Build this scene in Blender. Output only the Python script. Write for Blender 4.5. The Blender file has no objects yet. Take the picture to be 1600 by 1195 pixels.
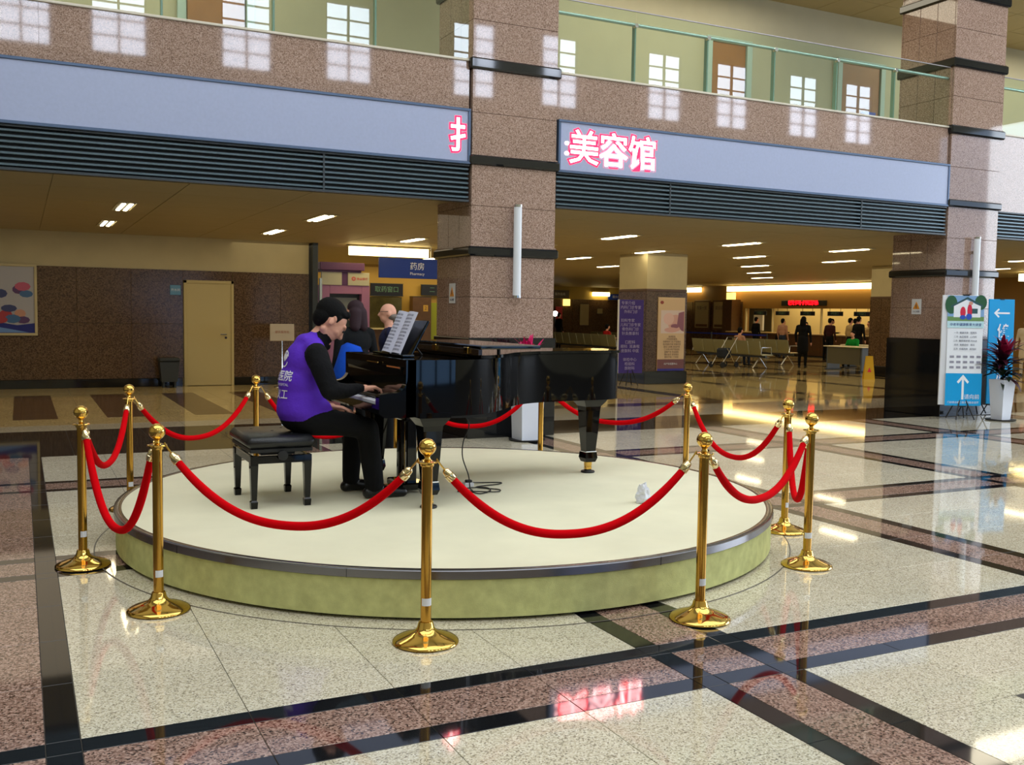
import bpy, bmesh, math, random
from mathutils import Matrix, Vector, Euler
from mathutils.bvhtree import BVHTree
random.seed(7)
PI = math.pi
SC = bpy.context.scene
C = SC.collection

# ------------------------------------------------------------------ camera, world, light, exposure
cam_d = bpy.data.cameras.new('camera'); cam = bpy.data.objects.new('camera', cam_d); C.objects.link(cam)
SC.camera = cam
yaw, pitch, roll = [math.radians(a) for a in (26.4547, -3.99668, 0.88709)]
fw = Vector((math.sin(yaw)*math.cos(pitch), math.cos(yaw)*math.cos(pitch), math.sin(pitch)))
rt = fw.cross(Vector((0, 0, 1))).normalized(); up = rt.cross(fw)
r2 = rt*math.cos(roll) + up*math.sin(roll); u2 = -rt*math.sin(roll) + up*math.cos(roll)
m = Matrix.Identity(4)
for i in range(3):
    m[i][0] = r2[i]; m[i][1] = u2[i]; m[i][2] = -fw[i]
m.translation = Vector((0, 0, 1.6))
cam.matrix_world = m
cam_d.sensor_width = 36; cam_d.lens = 1544.73/1600*36; cam_d.clip_end = 300; cam_d.clip_start = .05

w = bpy.data.worlds.new('world'); SC.world = w; w.use_nodes = True
w.node_tree.nodes['Background'].inputs[0].default_value = (.75, .85, 1, 1)
w.node_tree.nodes['Background'].inputs[1].default_value = .25
SC.view_settings.view_transform = 'Standard'; SC.view_settings.look = 'None'
SC.view_settings.exposure = .42; SC.view_settings.gamma = 1; SC.view_settings.use_curve_mapping = False

def area(name, loc, rot, sx, sy, power, col):
    d = bpy.data.lights.new(name, 'AREA'); d.shape = 'RECTANGLE'; d.size = sx; d.size_y = sy
    d.energy = power; d.color = col
    o = bpy.data.objects.new(name, d); C.objects.link(o); o.location = loc; o.rotation_euler = rot
    return o
# added overhead fill, no glazing above it; daylight of the glass end wall of the hall on the right
area('hall_roof_fill', (9, 2.0, 13.7), (0, 0, 0), 34, 12, 2100, (.93, .97, 1))
area('end_window_light', (33.5, 2.5, 5.0), (0, math.radians(90), 0), 8, 12, 1300, (.86, .93, 1))
# broad fill lights added to brighten the interior under the low ceiling
area('low_ceiling_fill', (16, 24, 3.0), (0, 0, 0), 24, 18, 430, (1, .84, .55))
area('low_ceiling_fill_left', (2, 16.8, 3.0), (0, 0, 0), 8, 7, 60, (1, .84, .6))
# unseen lights added to brighten the gallery on the upper floor
for x_ in (1.5, 10, 18.5):
    area('gallery_fill', (x_, 13.6, 7.45), (0, 0, 0), 5, 1.0, 62, (1, .9, .68))

# ------------------------------------------------------------------ materials
MATS = {}
def lin(c):
    return tuple(((v/255)/12.92 if v/255 <= .04045 else ((v/255+.055)/1.055)**2.4) for v in c)
def mat(name, rgb, rough=.5, metal=0., spec=.5, coat=0., emit=None, es=0., bump=0., bscale=60., var=0., vscale=3., aniso=0.):
    if name in MATS: return MATS[name]
    M_ = bpy.data.materials.new(name); M_.use_nodes = True; nt = M_.node_tree; b = nt.nodes['Principled BSDF']
    c = lin(rgb); b.inputs['Base Color'].default_value = (*c, 1)
    b.inputs['Roughness'].default_value = rough; b.inputs['Metallic'].default_value = metal
    b.inputs['Specular IOR Level'].default_value = spec; b.inputs['Coat Weight'].default_value = coat
    b.inputs['Coat Roughness'].default_value = .03
    if emit is not None:
        b.inputs['Emission Color'].default_value = (*lin(emit), 1); b.inputs['Emission Strength'].default_value = es
    if var or bump:
        g = nt.nodes.new('ShaderNodeNewGeometry')
    if var:
        n = nt.nodes.new('ShaderNodeTexNoise'); n.inputs['Scale'].default_value = vscale; n.inputs['Detail'].default_value = 4
        nt.links.new(g.outputs['Position'], n.inputs['Vector'])
        r = nt.nodes.new('ShaderNodeValToRGB')
        r.color_ramp.elements[0].position = .3; r.color_ramp.elements[1].position = .7
        r.color_ramp.elements[0].color = (*[v*(1-var) for v in c], 1); r.color_ramp.elements[1].color = (*[min(1, v*(1+var)) for v in c], 1)
        nt.links.new(n.outputs['Fac'], r.inputs['Fac']); nt.links.new(r.outputs['Color'], b.inputs['Base Color'])
    if bump:
        n = nt.nodes.new('ShaderNodeTexNoise'); n.inputs['Scale'].default_value = bscale; n.inputs['Detail'].default_value = 3
        nt.links.new(g.outputs['Position'], n.inputs['Vector'])
        bp = nt.nodes.new('ShaderNodeBump'); bp.inputs['Strength'].default_value = bump; bp.inputs['Distance'].default_value = .01
        nt.links.new(n.outputs['Fac'], bp.inputs['Height']); nt.links.new(bp.outputs['Normal'], b.inputs['Normal'])
    MATS[name] = M_
    return M_
def granite(name, cols, scale=70, rough=.12, spec=.5, cloud=.12, cscale=.9, tint=.1):
    """speckled polished stone: Voronoi grains coloured by a ramp, clouded by a large noise; each slab a little different"""
    M_ = bpy.data.materials.new(name); M_.use_nodes = True; nt = M_.node_tree; b = nt.nodes['Principled BSDF']; L = nt.links
    g = nt.nodes.new('ShaderNodeNewGeometry')
    v = nt.nodes.new('ShaderNodeTexVoronoi'); v.inputs['Scale'].default_value = scale
    n = nt.nodes.new('ShaderNodeTexNoise'); n.inputs['Scale'].default_value = scale*.75; n.inputs['Detail'].default_value = 3
    L.new(g.outputs['Position'], v.inputs['Vector']); L.new(g.outputs['Position'], n.inputs['Vector'])
    sep = nt.nodes.new('ShaderNodeSeparateColor'); L.new(v.outputs['Color'], sep.inputs[0])
    mx = nt.nodes.new('ShaderNodeMath'); mx.operation = 'MULTIPLY_ADD'; mx.inputs[1].default_value = .62
    L.new(sep.outputs[0], mx.inputs[0])
    m2 = nt.nodes.new('ShaderNodeMath'); m2.operation = 'MULTIPLY'; m2.inputs[1].default_value = .38
    L.new(n.outputs['Fac'], m2.inputs[0]); L.new(m2.outputs[0], mx.inputs[2])
    r = nt.nodes.new('ShaderNodeValToRGB'); el = r.color_ramp.elements
    while len(el) < len(cols): el.new(.5)
    for i, (p, c) in enumerate(cols):
        el[i].position = p; el[i].color = (*lin(c), 1)
    L.new(mx.outputs[0], r.inputs['Fac'])
    n2 = nt.nodes.new('ShaderNodeTexNoise'); n2.inputs['Scale'].default_value = cscale; n2.inputs['Detail'].default_value = 5
    L.new(g.outputs['Position'], n2.inputs['Vector'])
    oi = nt.nodes.new('ShaderNodeObjectInfo')
    s = nt.nodes.new('ShaderNodeMath'); s.operation = 'MULTIPLY_ADD'; s.inputs[1].default_value = cloud*3; s.inputs[2].default_value = 1-cloud*1.5-tint/2
    L.new(n2.outputs['Fac'], s.inputs[0])
    s2 = nt.nodes.new('ShaderNodeMath'); s2.operation = 'MULTIPLY_ADD'; s2.inputs[1].default_value = tint
    L.new(oi.outputs['Random'], s2.inputs[0]); L.new(s.outputs[0], s2.inputs[2])
    vm = nt.nodes.new('ShaderNodeVectorMath'); vm.operation = 'SCALE'
    L.new(r.outputs['Color'], vm.inputs[0]); L.new(s2.outputs[0], vm.inputs['Scale'])
    L.new(vm.outputs[0], b.inputs['Base Color'])
    b.inputs['Roughness'].default_value = rough; b.inputs['Specular IOR Level'].default_value = spec
    MATS[name] = M_
    return M_
G_PALE = granite('pale_granite', [(.18, (128, 120, 104)), (.34, (194, 184, 158)), (.62, (216, 208, 184)), (.85, (232, 227, 210))], 165, .045, .62, .12)
G_PINK = granite('pink_granite', [(.2, (56, 44, 38)), (.36, (122, 94, 82)), (.55, (152, 122, 108)), (.85, (186, 158, 144))], 120, .045, .62, .06)
G_BLACK = mat('black_granite', (24, 25, 27), .045, 0, .6, var=.2, vscale=80)
G_INNER = granite('buff_granite', [(.2, (134, 112, 64)), (.4, (206, 182, 124)), (.8, (228, 208, 156))], 120, .05, .62, .10)
G_INDARK = mat('dark_brown_granite', (62, 46, 28), .1, 0, .6, var=.25, vscale=60)
G_WALL = granite('rose_granite', [(.18, (112, 88, 74)), (.36, (148, 120, 104)), (.6, (168, 140, 124)), (.85, (190, 164, 150))], 110, .035, .6, .09, .9, .04)
G_BACK = granite('brown_granite', [(.2, (58, 42, 28)), (.5, (96, 74, 54)), (.85, (122, 98, 76))], 60, .16, .4, .10, .8, .05)
M_GROUT = mat('grout', (74, 70, 64), .8)
M_CREAM = mat('cream_paint', (198, 186, 146), .7, var=.04)
M_CEIL = mat('ceiling_panel', (176, 160, 118), .55, var=.03)
M_GALL = mat('gallery_paint', (190, 184, 156), .7, var=.03)
M_BRASS = mat('polished_brass', (226, 184, 96), .09, 1.)
M_BRASSD = mat('brass_tube', (204, 156, 70), .17, 1.)
M_ROPE = mat('red_velvet', (214, 4, 16), .85, 0, .05, bump=.4, bscale=400)
M_LACQ = mat('black_lacquer', (5, 5, 6), .04, 0, .38)
M_LACQW = mat('dark_lacquer_edge', (46, 32, 20), .25, 0, .5)
M_BLACKM = mat('black_matte', (16, 16, 17), .55)
M_LEATH = mat('black_leather', (20, 21, 24), .3, 0, .5, bump=.25, bscale=120)
M_FELT = mat('cream_carpet', (226, 221, 192), .95, 0, .1, var=.05, vscale=2.2, bump=.15, bscale=300)
M_GREEN = mat('green_felt', (200, 202, 138), .9, 0, .15, var=.13, vscale=14, bump=.2, bscale=200)
M_STEEL = mat('brushed_steel', (128, 128, 134), .22, 1.)
M_CHROME = mat('chrome', (205, 208, 212), .1, 1.)
M_WHITE = mat('white_plastic', (226, 228, 232), .35)
M_POT = mat('white_glazed_pot', (226, 230, 240), .25, 0, .5)
M_PAPER = mat('white_paper', (212, 214, 232), .8)
M_INK = mat('ink', (70, 74, 100), .8)
M_DKGREY = mat('dark_grey_metal', (62, 68, 72), .4, .3)
M_SLAT = mat('slat_metal', (92, 108, 116), .35, .6)
M_VOID = mat('void_black', (8, 9, 10), .7)
M_LED = mat('led_panel_face', (168, 177, 206), .32, 0, .5, var=.03, vscale=30)
M_LEDF = mat('led_frame', (86, 104, 132), .35, .4)
M_IVORY = mat('ivory_key', (226, 228, 238), .2)
M_HALO = mat('halo_red', (255, 10, 30), .5, emit=(255, 20, 60), es=3.2)
M_LEDW = mat('lit_core', (255, 200, 200), .5, emit=(255, 190, 190), es=7)
M_TUBE = mat('lit_tube', (255, 250, 230), .5, emit=(255, 236, 190), es=8)
M_COVE = mat('lit_cove', (255, 244, 205), .5, emit=(255, 226, 150), es=4.5)
M_SKYW = mat('daylight_pane', (230, 240, 255), .3, emit=(226, 236, 255), es=9)
M_SKYB = mat('entrance_daylight_pane', (150, 180, 220), .3, emit=(120, 165, 215), es=1.7)
M_BLUESIGN = mat('sign_blue', (16, 50, 134), .4, emit=(16, 50, 134), es=.05)
M_CYAN = mat('print_cyan', (0, 160, 226), .35)
M_YELLOW = mat('yellow_plastic', (214, 170, 20), .5)
M_ORANGE = mat('print_orange', (232, 150, 30), .5)
M_PURPLEM = mat('lilac_laminate', (168, 116, 160), .4)
M_PURPLED = mat('plum_laminate', (92, 56, 104), .4)
M_WOOD = mat('brown_wood', (88, 60, 34), .4, var=.15, vscale=8)
M_SKIN = mat('skin', (228, 168, 142), .5, 0, .35, var=.05, vscale=20)
M_LIP = mat('lips', (176, 98, 88), .5)
M_HAIR = mat('black_hair', (11, 10, 10), .75, 0, .15, bump=.6, bscale=160)
M_VEST = mat('purple_vest_cloth', (92, 44, 196), .7, 0, .25, bump=.6, bscale=22)
M_SHIRT = mat('black_fleece', (14, 14, 17), .85, 0, .2, bump=.7, bscale=30)
M_PANTS = mat('black_trouser', (12, 12, 14), .85, 0, .2, bump=.5, bscale=18)
M_SHOE = mat('black_shoe', (12, 12, 13), .3)

def glassmat():
    M_ = bpy.data.materials.new('clear_glass'); M_.use_nodes = True; nt = M_.node_tree
    for n in list(nt.nodes): nt.nodes.remove(n)
    o = nt.nodes.new('ShaderNodeOutputMaterial'); t = nt.nodes.new('ShaderNodeBsdfTransparent'); g = nt.nodes.new('ShaderNodeBsdfGlossy')
    t.inputs[0].default_value = (.90, .965, .93, 1); g.inputs['Roughness'].default_value = 0.0
    mx = nt.nodes.new('ShaderNodeMixShader'); ge = nt.nodes.new('ShaderNodeNewGeometry')      # Schlick reflectance, the same on both faces of the pane
    dt = nt.nodes.new('ShaderNodeVectorMath'); dt.operation = 'DOT_PRODUCT'; nt.links.new(ge.outputs['Normal'], dt.inputs[0]); nt.links.new(ge.outputs['Incoming'], dt.inputs[1])
    def mth(op, a, b_=None):
        q = nt.nodes.new('ShaderNodeMath'); q.operation = op
        for i_, v_ in enumerate((a, b_)):
            if v_ is None: continue
            if isinstance(v_, (int, float)): q.inputs[i_].default_value = v_
            else: nt.links.new(v_, q.inputs[i_])
        return q.outputs[0]
    fr_ = mth('MULTIPLY_ADD', mth('POWER', mth('SUBTRACT', 1., mth('ABSOLUTE', dt.outputs['Value'])), 5.), .95); fr_.node.inputs[2].default_value = .046
    nt.links.new(fr_, mx.inputs[0]); nt.links.new(t.outputs[0], mx.inputs[1]); nt.links.new(g.outputs[0], mx.inputs[2])
    nt.links.new(mx.outputs[0], o.inputs[0])
    return M_
M_GLASS = glassmat()

# ------------------------------------------------------------------ mesh helpers
class MB:
    """collects shapes into ONE mesh; every shape takes a material"""
    def __init__(s): s.v = []; s.f = []; s.fm = []; s.mats = []
    def mi(s, m_):
        if m_ not in s.mats: s.mats.append(m_)
        return s.mats.index(m_)
    def add(s, vs, fs, m_, M=None):
        o = len(s.v); k = s.mi(m_)
        s.v += [(M @ Vector(p))[:] if M else tuple(p) for p in vs]
        for f in fs: s.f.append([o+i for i in f]); s.fm.append(k)
        return s
    def box(s, x0, x1, y0, y1, z0, z1, m_, c=0., M=None):
        if c <= 0:
            vs = [(x, y, z) for x in (x0, x1) for y in (y0, y1) for z in (z0, z1)]
            fs = [(0, 1, 3, 2), (4, 6, 7, 5), (0, 4, 5, 1), (2, 3, 7, 6), (0, 2, 6, 4), (1, 5, 7, 3)]
            return s.add(vs, fs, m_, M)
        c = min(c, (x1-x0)*.49, (y1-y0)*.49, (z1-z0)*.49)
        vs = []; idx = {}
        for i, x in enumerate((x0, x1)):
            for j, y in enumerate((y0, y1)):
                for k, z in enumerate((z0, z1)):
                    ix, iy, iz = x+(c if i == 0 else -c), y+(c if j == 0 else -c), z+(c if k == 0 else -c)
                    for a, p in enumerate(((x, iy, iz), (ix, y, iz), (ix, iy, z))):
                        idx[(i, j, k, a)] = len(vs); vs.append(p)
        fs = []
        for a in range(3):
            for e in (0, 1):
                q = []
                for (p, r) in ((0, 0), (0, 1), (1, 1), (1, 0)):
                    key = [0, 0, 0]; key[a] = e; key[(a+1) % 3] = p; key[(a+2) % 3] = r
                    q.append(idx[(*key, a)])
                fs.append(q)
        for a in range(3):
            b_, c_ = (a+1) % 3, (a+2) % 3
            for p in (0, 1):
                for r in (0, 1):
                    k0 = [0, 0, 0]; k1 = [0, 0, 0]; k0[b_] = k1[b_] = p; k0[c_] = k1[c_] = r; k1[a] = 1
                    fs.append((idx[(*k0, b_)], idx[(*k1, b_)], idx[(*k1, c_)], idx[(*k0, c_)]))
        for i in (0, 1):
            for j in (0, 1):
                for k in (0, 1): fs.append([idx[(i, j, k, a)] for a in range(3)])
        return s.add(vs, fs, m_, M)
    def lathe(s, prof, m_, n=24, loc=(0, 0, 0), M=None):
        vs = []; fs = []
        for (r, z) in prof:
            for i in range(n):
                a = 2*PI*i/n; vs.append((loc[0]+r*math.cos(a), loc[1]+r*math.sin(a), loc[2]+z))
        for j in range(len(prof)-1):
            for i in range(n):
                fs.append((j*n+i, j*n+(i+1) % n, (j+1)*n+(i+1) % n, (j+1)*n+i))
        if prof[0][0] > 1e-5: fs.append(list(range(n)))
        if prof[-1][0] > 1e-5: fs.append([(len(prof)-1)*n+i for i in range(n)])
        return s.add(vs, fs, m_, M)
    def tube(s, pts, r, m_, n=8, M=None):
        pts = [Vector(p) for p in pts]; rs = r if isinstance(r, (list, tuple)) else [r]*len(pts)
        vs = []; fs = []; prev = None
        for i, p in enumerate(pts):
            t = (pts[min(i+1, len(pts)-1)]-pts[max(i-1, 0)]).normalized()
            if prev is None: a = t.orthogonal().normalized()
            else: a = (prev - t*prev.dot(t)).normalized()
            prev = a; b = t.cross(a)
            for k in range(n):
                q = 2*PI*k/n; vs.append(p+(a*math.cos(q)+b*math.sin(q))*rs[i])
        for i in range(len(pts)-1):
            for k in range(n): fs.append((i*n+k, i*n+(k+1) % n, (i+1)*n+(k+1) % n, (i+1)*n+k))
        fs.append(list(range(n))); fs.append([(len(pts)-1)*n+k for k in range(n)])
        return s.add(vs, fs, m_, M)
    def prism(s, poly, z0, z1, m_, M=None):
        n = len(poly); vs = [(p[0], p[1], z0) for p in poly]+[(p[0], p[1], z1) for p in poly]
        fs = [list(range(n)), [n+i for i in range(n)]]+[(i, (i+1) % n, n+(i+1) % n, n+i) for i in range(n)]
        return s.add(vs, fs, m_, M)
    def prismY(s, poly, y0, y1, m_, M=None):       # polygon in (x, z), extruded along y
        n = len(poly); vs = [(p[0], y0, p[1]) for p in poly]+[(p[0], y1, p[1]) for p in poly]
        fs = [list(range(n)), [n+i for i in range(n)]]+[(i, (i+1) % n, n+(i+1) % n, n+i) for i in range(n)]
        return s.add(vs, fs, m_, M)
    def ball(s, c, r, m_, n=16, M=None):
        rr = r if isinstance(r, (tuple, list)) else (r, r, r)
        prof = [(math.sin(PI*i/(n//2)), -math.cos(PI*i/(n//2))) for i in range(n//2+1)]
        vs = []; fs = []
        for (a, z) in prof:
            for i in range(n):
                q = 2*PI*i/n; vs.append((c[0]+rr[0]*a*math.cos(q), c[1]+rr[1]*a*math.sin(q), c[2]+rr[2]*z))
        for j in range(n//2):
            for i in range(n): fs.append((j*n+i, j*n+(i+1) % n, (j+1)*n+(i+1) % n, (j+1)*n+i))
        return s.add(vs, fs, m_, M)
    def mesh(s, name, smooth=False, angle=40):
        me = bpy.data.meshes.new(name); me.from_pydata([tuple(v) for v in s.v], [], s.f)
        for x in s.mats: me.materials.append(x)
        for i, p in enumerate(me.polygons): p.material_index = s.fm[i]
        b = bmesh.new(); b.from_mesh(me)
        if smooth: bmesh.ops.remove_doubles(b, verts=b.verts, dist=1e-6)
        bmesh.ops.recalc_face_normals(b, faces=b.faces); b.to_mesh(me); b.free()
        if smooth:
            me.polygons.foreach_set('use_smooth', [True]*len(me.polygons)); me.set_sharp_from_angle(angle=math.radians(angle))
        return me
    def obj(s, name, parent=None, smooth=False, angle=40, loc=None):
        return link(name, s.mesh(name, smooth, angle), parent, loc)
def link(name, me, parent=None, loc=None):
    o = bpy.data.objects.new(name, me); C.objects.link(o)
    if parent: o.parent = parent
    if loc: o.location = loc
    return o
def tag(o, label=None, cat=None, group=None, kind=None):
    if label: o['label'] = label
    if cat: o['category'] = cat
    if group: o['group'] = group
    if kind: o['kind'] = kind
    return o
def empty(name, loc=(0, 0, 0), rz=0., label=None, cat=None, group=None, kind=None):
    o = bpy.data.objects.new(name, None); C.objects.link(o); o.location = loc; o.rotation_euler = (0, 0, rz)
    o.empty_display_size = .1
    return tag(o, label, cat, group, kind)
def copy_tree(o, parent=None):
    c = o.copy(); C.objects.link(c); c.parent = parent
    for ch in list(o.children): copy_tree(ch, c)
    return c
def kid(root, name, mb, **k): return mb.obj(name, root, **k)

def textmesh(body, size, m_, M, extrude=.001, offset=0., align='CENTER'):
    cu = bpy.data.curves.new('lettering', 'FONT'); cu.body = body; cu.size = size; cu.extrude = extrude; cu.offset = offset
    cu.align_x = align; cu.align_y = 'CENTER'; cu.resolution_u = 2
    o = bpy.data.objects.new('tmp_text', cu); C.objects.link(o)
    dg = bpy.context.evaluated_depsgraph_get(); dg.update()
    me = bpy.data.meshes.new_from_object(o.evaluated_get(dg)); bpy.data.objects.remove(o); bpy.data.curves.remove(cu)
    me.transform(M); me.materials.clear(); me.materials.append(m_)
    return me
def text(name, body, size, m_, M, parent, **k):
    return link(name, textmesh(body, size, m_, M, **k), parent)
def facing_y(x, y, z):            # lettering that reads along +X seen from -Y
    return Matrix.Translation((x, y, z)) @ Matrix.Rotation(PI/2, 4, 'X')

# ------------------------------------------------------------------ floor: slabs of granite, each slab a part
XB0, XP = 2.63, 3.005          # pink bands between black strips, running away from the camera
YB0, YP = 3.35, 3.0
BK, PK = .12, .31
CX, CY, PR = 2.874, 6.789, 2.35          # platform
floor = MB().box(-12, 34, -7.1, 46.5, -.12, -.004, M_GROUT).obj('floor'); tag(floor, kind='structure')
segs_x, segs_y = [], []
def segs(b0, per, lo, hi, n):
    out = []; k = math.floor((lo-b0)/per)-1
    while b0+k*per < hi:
        b = b0+k*per
        out += [(b, b+BK, 'k'), (b+BK, b+BK+PK, 'p'), (b+BK+PK, b+2*BK+PK, 'k')]
        s0 = b+2*BK+PK; wdt = (per-(2*BK+PK))/n
        out += [(s0+i*wdt, s0+(i+1)*wdt, 't') for i in range(n)]
        k += 1
    return [s for s in out if s[1] > lo+.01 and s[0] < hi-.01]
SX = segs(XB0, XP, -1.0, 19.5, 4); SY = segs(YB0, YP, 2.3, 11.55, 4)
cand = []
for (x0, x1, tx) in SX:
    for (y0, y1, ty) in SY:
        y1 = min(y1, 11.55)
        if y1-y0 < .02: continue
        if tx == 't' and ty == 't': kd = 'tile'
        elif (tx == 'k' and ty != 'k') or (tx != 'k' and ty == 'k') or (tx == 'k' and ty == 'k'): kd = 'black_strip'
        else: kd = 'pink_slab'
        cx, cy = (x0+x1)/2, (y0+y1)/2
        far = max(math.hypot(px-CX, py-CY) for px in (x0, x1) for py in (y0, y1))
        if far < PR-.1: continue
        zc = cx*math.sin(yaw)+cy*math.cos(yaw); xc = cx*math.cos(yaw)-cy*math.sin(yaw)
        if zc < 1.2 or abs(xc/zc) > .62: continue
        cand.append((zc, kd, x0, x1, y0, y1))
cand.sort()
FM = {'tile': G_PALE, 'pink_slab': G_PINK, 'black_strip': G_BLACK}
cnt = {}; rest = {}; cache = {}
for (zc, kd, x0, x1, y0, y1) in cand:
    cnt[kd] = cnt.get(kd, 0)+1
    g_ = .0015; a, b = x1-x0, y1-y0
    if cnt[kd] <= 290:
        key = (kd, round(a, 3), round(b, 3))
        if key not in cache: cache[key] = MB().box(-a/2+g_, a/2-g_, -b/2+g_, b/2-g_, -.02, 0, FM[kd], .0012).mesh(kd)
        link(kd, cache[key], floor, ((x0+x1)/2, (y0+y1)/2, 0))
    else:
        rest.setdefault(kd, MB()).box(x0+g_, x1-g_, y0+g_, y1-g_, -.02, 0, FM[kd])
for kd, mb in rest.items(): tag(mb.obj(kd, floor), kind='stuff')
# threshold of black granite between the pillars and the paving beyond it
mb = MB()
for i in range(40):
    x0 = -4+i*.9
    y1 = 13.95 if x0 < 4.9 else 13.0
    n = 3 if y1 > 13.5 else 2
    for j in range(n):
        mb.box(x0+.002, x0+.898, 11.552+j*(y1-11.552)/n, 11.548+(j+1)*(y1-11.552)/n, -.02, 0, G_BLACK)
tag(mb.obj('threshold_slab', floor), kind='stuff')
mb = MB(); mp = MB(); md = MB()
Y0 = [13.0, 14.6, 15.1]+[15.1+1.2*i for i in range(1, 26)]
for i in range(32):
    x0 = -4+i*1.2
    for j in range(len(Y0)-1):
        y0, y1 = Y0[j], Y0[j+1]
        if x0 < 5 and y0 < 13.5: y0 = 13.95
        dark = (abs(y0-14.6) < .01 and x0 > 4.5) or (j % 5 == 2 and y0 > 16 and x0 > 4.5)
        mm = md if dark else (mb if y0 > 14.5 else mp)
        m_ = G_INDARK if dark else (G_INNER if y0 > 14.5 else G_PALE)
        mm.box(x0+.002, x0+1.198, y0+.002, y1-.002, -.02, 0, m_)
tag(mb.obj('buff_slab', floor), kind='stuff'); tag(mp.obj('apron_slab', floor), kind='stuff'); tag(md.obj('dark_band_slab', floor), kind='stuff')
for k in range(5):              # brown bars inlaid on the left, and long dark strips running in on the right
    for j in range(6):
        MB().box(-.12+1.23*k, .46+1.23*k, 15.4+.69*j, 16.086+.69*j, -.012, .0012, mat('brown_inlay', (92, 66, 44), .12, 0, .6, var=.15, vscale=50), .001).obj('brown_slab', floor)
for k in range(8):
    xx = 8.65+3.005*k-(.0 if k else 0)
    for j in range(14):
        MB().box(xx, xx+.42, 15.12+1.2*j, 16.3+1.2*j, -.012, .0012, G_INDARK, .001).obj('dark_inlay_slab', floor)
# ring of stone laid against the platform, coloured like the bands it cuts
def kind_at(x, y):
    fx = (x-XB0) % XP; fy = (y-YB0) % YP
    kx = 'p' if BK < fx < BK+PK else ('k' if fx < 2*BK+PK else 't'); ky = 'p' if BK < fy < BK+PK else ('k' if fy < 2*BK+PK else 't')
    if 'k' in (kx, ky): return G_BLACK
    if 'p' in (kx, ky): return G_PINK
    return G_PALE
mb = MB(); N = 240
for i in range(N):
    a0, a1 = 2*PI*i/N, 2*PI*(i+1)/N; q = kind_at(CX+2.41*math.cos((a0+a1)/2), CY+2.41*math.sin((a0+a1)/2))
    vs = [(CX+r*math.cos(a), CY+r*math.sin(a), z) for z in (0.0, .002) for r, a in ((2.3, a0), (2.47, a0), (2.47, a1), (2.3, a1))]
    mb.add(vs, [(4, 5, 6, 7), (1, 2, 6, 5)], q)
mb.obj('ring_border', floor)
mb = MB()
vs = []; fs = []
for i in range(N):
    a = 2*PI*i/N
    for r in (2.466, 2.474): vs.append((CX+r*math.cos(a), CY+r*math.sin(a), .0026))
for i in range(N): fs.append((2*i, 2*i+1, 2*((i+1) % N)+1, 2*((i+1) % N)))
mb.add(vs, fs, mat('pale_joint', (104, 98, 88), .7)); mb.obj('ring_joint', floor)

# ------------------------------------------------------------------ setting: hall shell
def wallbox(name, *a, m_=M_GALL):
    return tag(MB().box(*a, m_).obj(name), kind='structure')
wallbox('wall_left', -12.2, -12, -7.3, 46, -.12, 14)
wallbox('wall_right', 34, 34.2, -7.3, 46.5, -.12, 14)
roof = wallbox('ceiling', -12, 34, -7.3, 11.6, 14, 14.2, m_=M_WHITE)
for i in range(12): MB().box(-10+3.5*i, -9.75+3.5*i, -7, 11.5, 13.8, 14, M_DKGREY).obj('roof_beam', roof)
wallf = wallbox('wall_upper_front', -12, 34, 11.5, 11.8, 7.6, 14.0)
# back wall of the hall (behind the viewer) with the high windows that mirror in glass and granite
WX = [.15, 2.6, 6.1, 9.2, 13.4, 16.6, 20.95, 24.0, 27.5, 30.4]
mb = MB()
edges = [-12]; 
for x in WX: edges += [x-.72, x+.72]
edges.append(34)
for i in range(0, len(edges)-1, 2): mb.box(edges[i], edges[i+1], -7.3, -7.06, 0, 14, M_GALL)
for x in WX:
    mb.box(x-.72, x+.72, -7.3, -7.06, 0 if not 6 < x < 10 else 3.2, 8.65, M_GALL); mb.box(x-.72, x+.72, -7.3, -7.06, 10.98, 14, M_GALL)
wb = tag(mb.obj('wall_back'), kind='structure')
for k, x in enumerate(WX):
    r = empty('window_%d' % (k+1), (x, -7.2, 0), kind='structure')
    MB().box(-.72, .72, -.02, .0, 8.65, 10.98, M_SKYW).obj('pane', r)
    f = MB()
    f.box(-.03, .03, .0, .1, 8.65, 10.98, M_DKGREY)
    for j in range(6): f.box(-.72, .72, .0, .08, 8.65+.466*j-.02, 8.65+.466*j+.02, M_DKGREY)
    for sx in (-.72, .68): f.box(sx, sx+.04, 0, .1, 8.65, 10.98, M_DKGREY)
    f.obj('mullion', r)
ent = empty('door_2', (8.0, -7.0, 0), kind='structure')
for i in range(6): MB().box(-3+i, -2.06+i, 0, .02, .05, 3.0, M_SKYB).obj('pane', ent)
f = MB()
for i in range(7): f.box(-3.03+i-.03, -3.03+i+.06, .0, .08, 0, 3.1, M_DKGREY)
for z in (0, 1.05, 2.2, 3.0): f.box(-3.06, 3.06, .02, .07, z, z+.06, M_DKGREY)
f.obj('door_frame', ent)
wallbox('wall_end_glazing', 33.8, 33.95, -6, 11, .4, 9, m_=mat('end_glazing', (180, 200, 230), .3, emit=(190, 215, 250), es=1.2))

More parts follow.
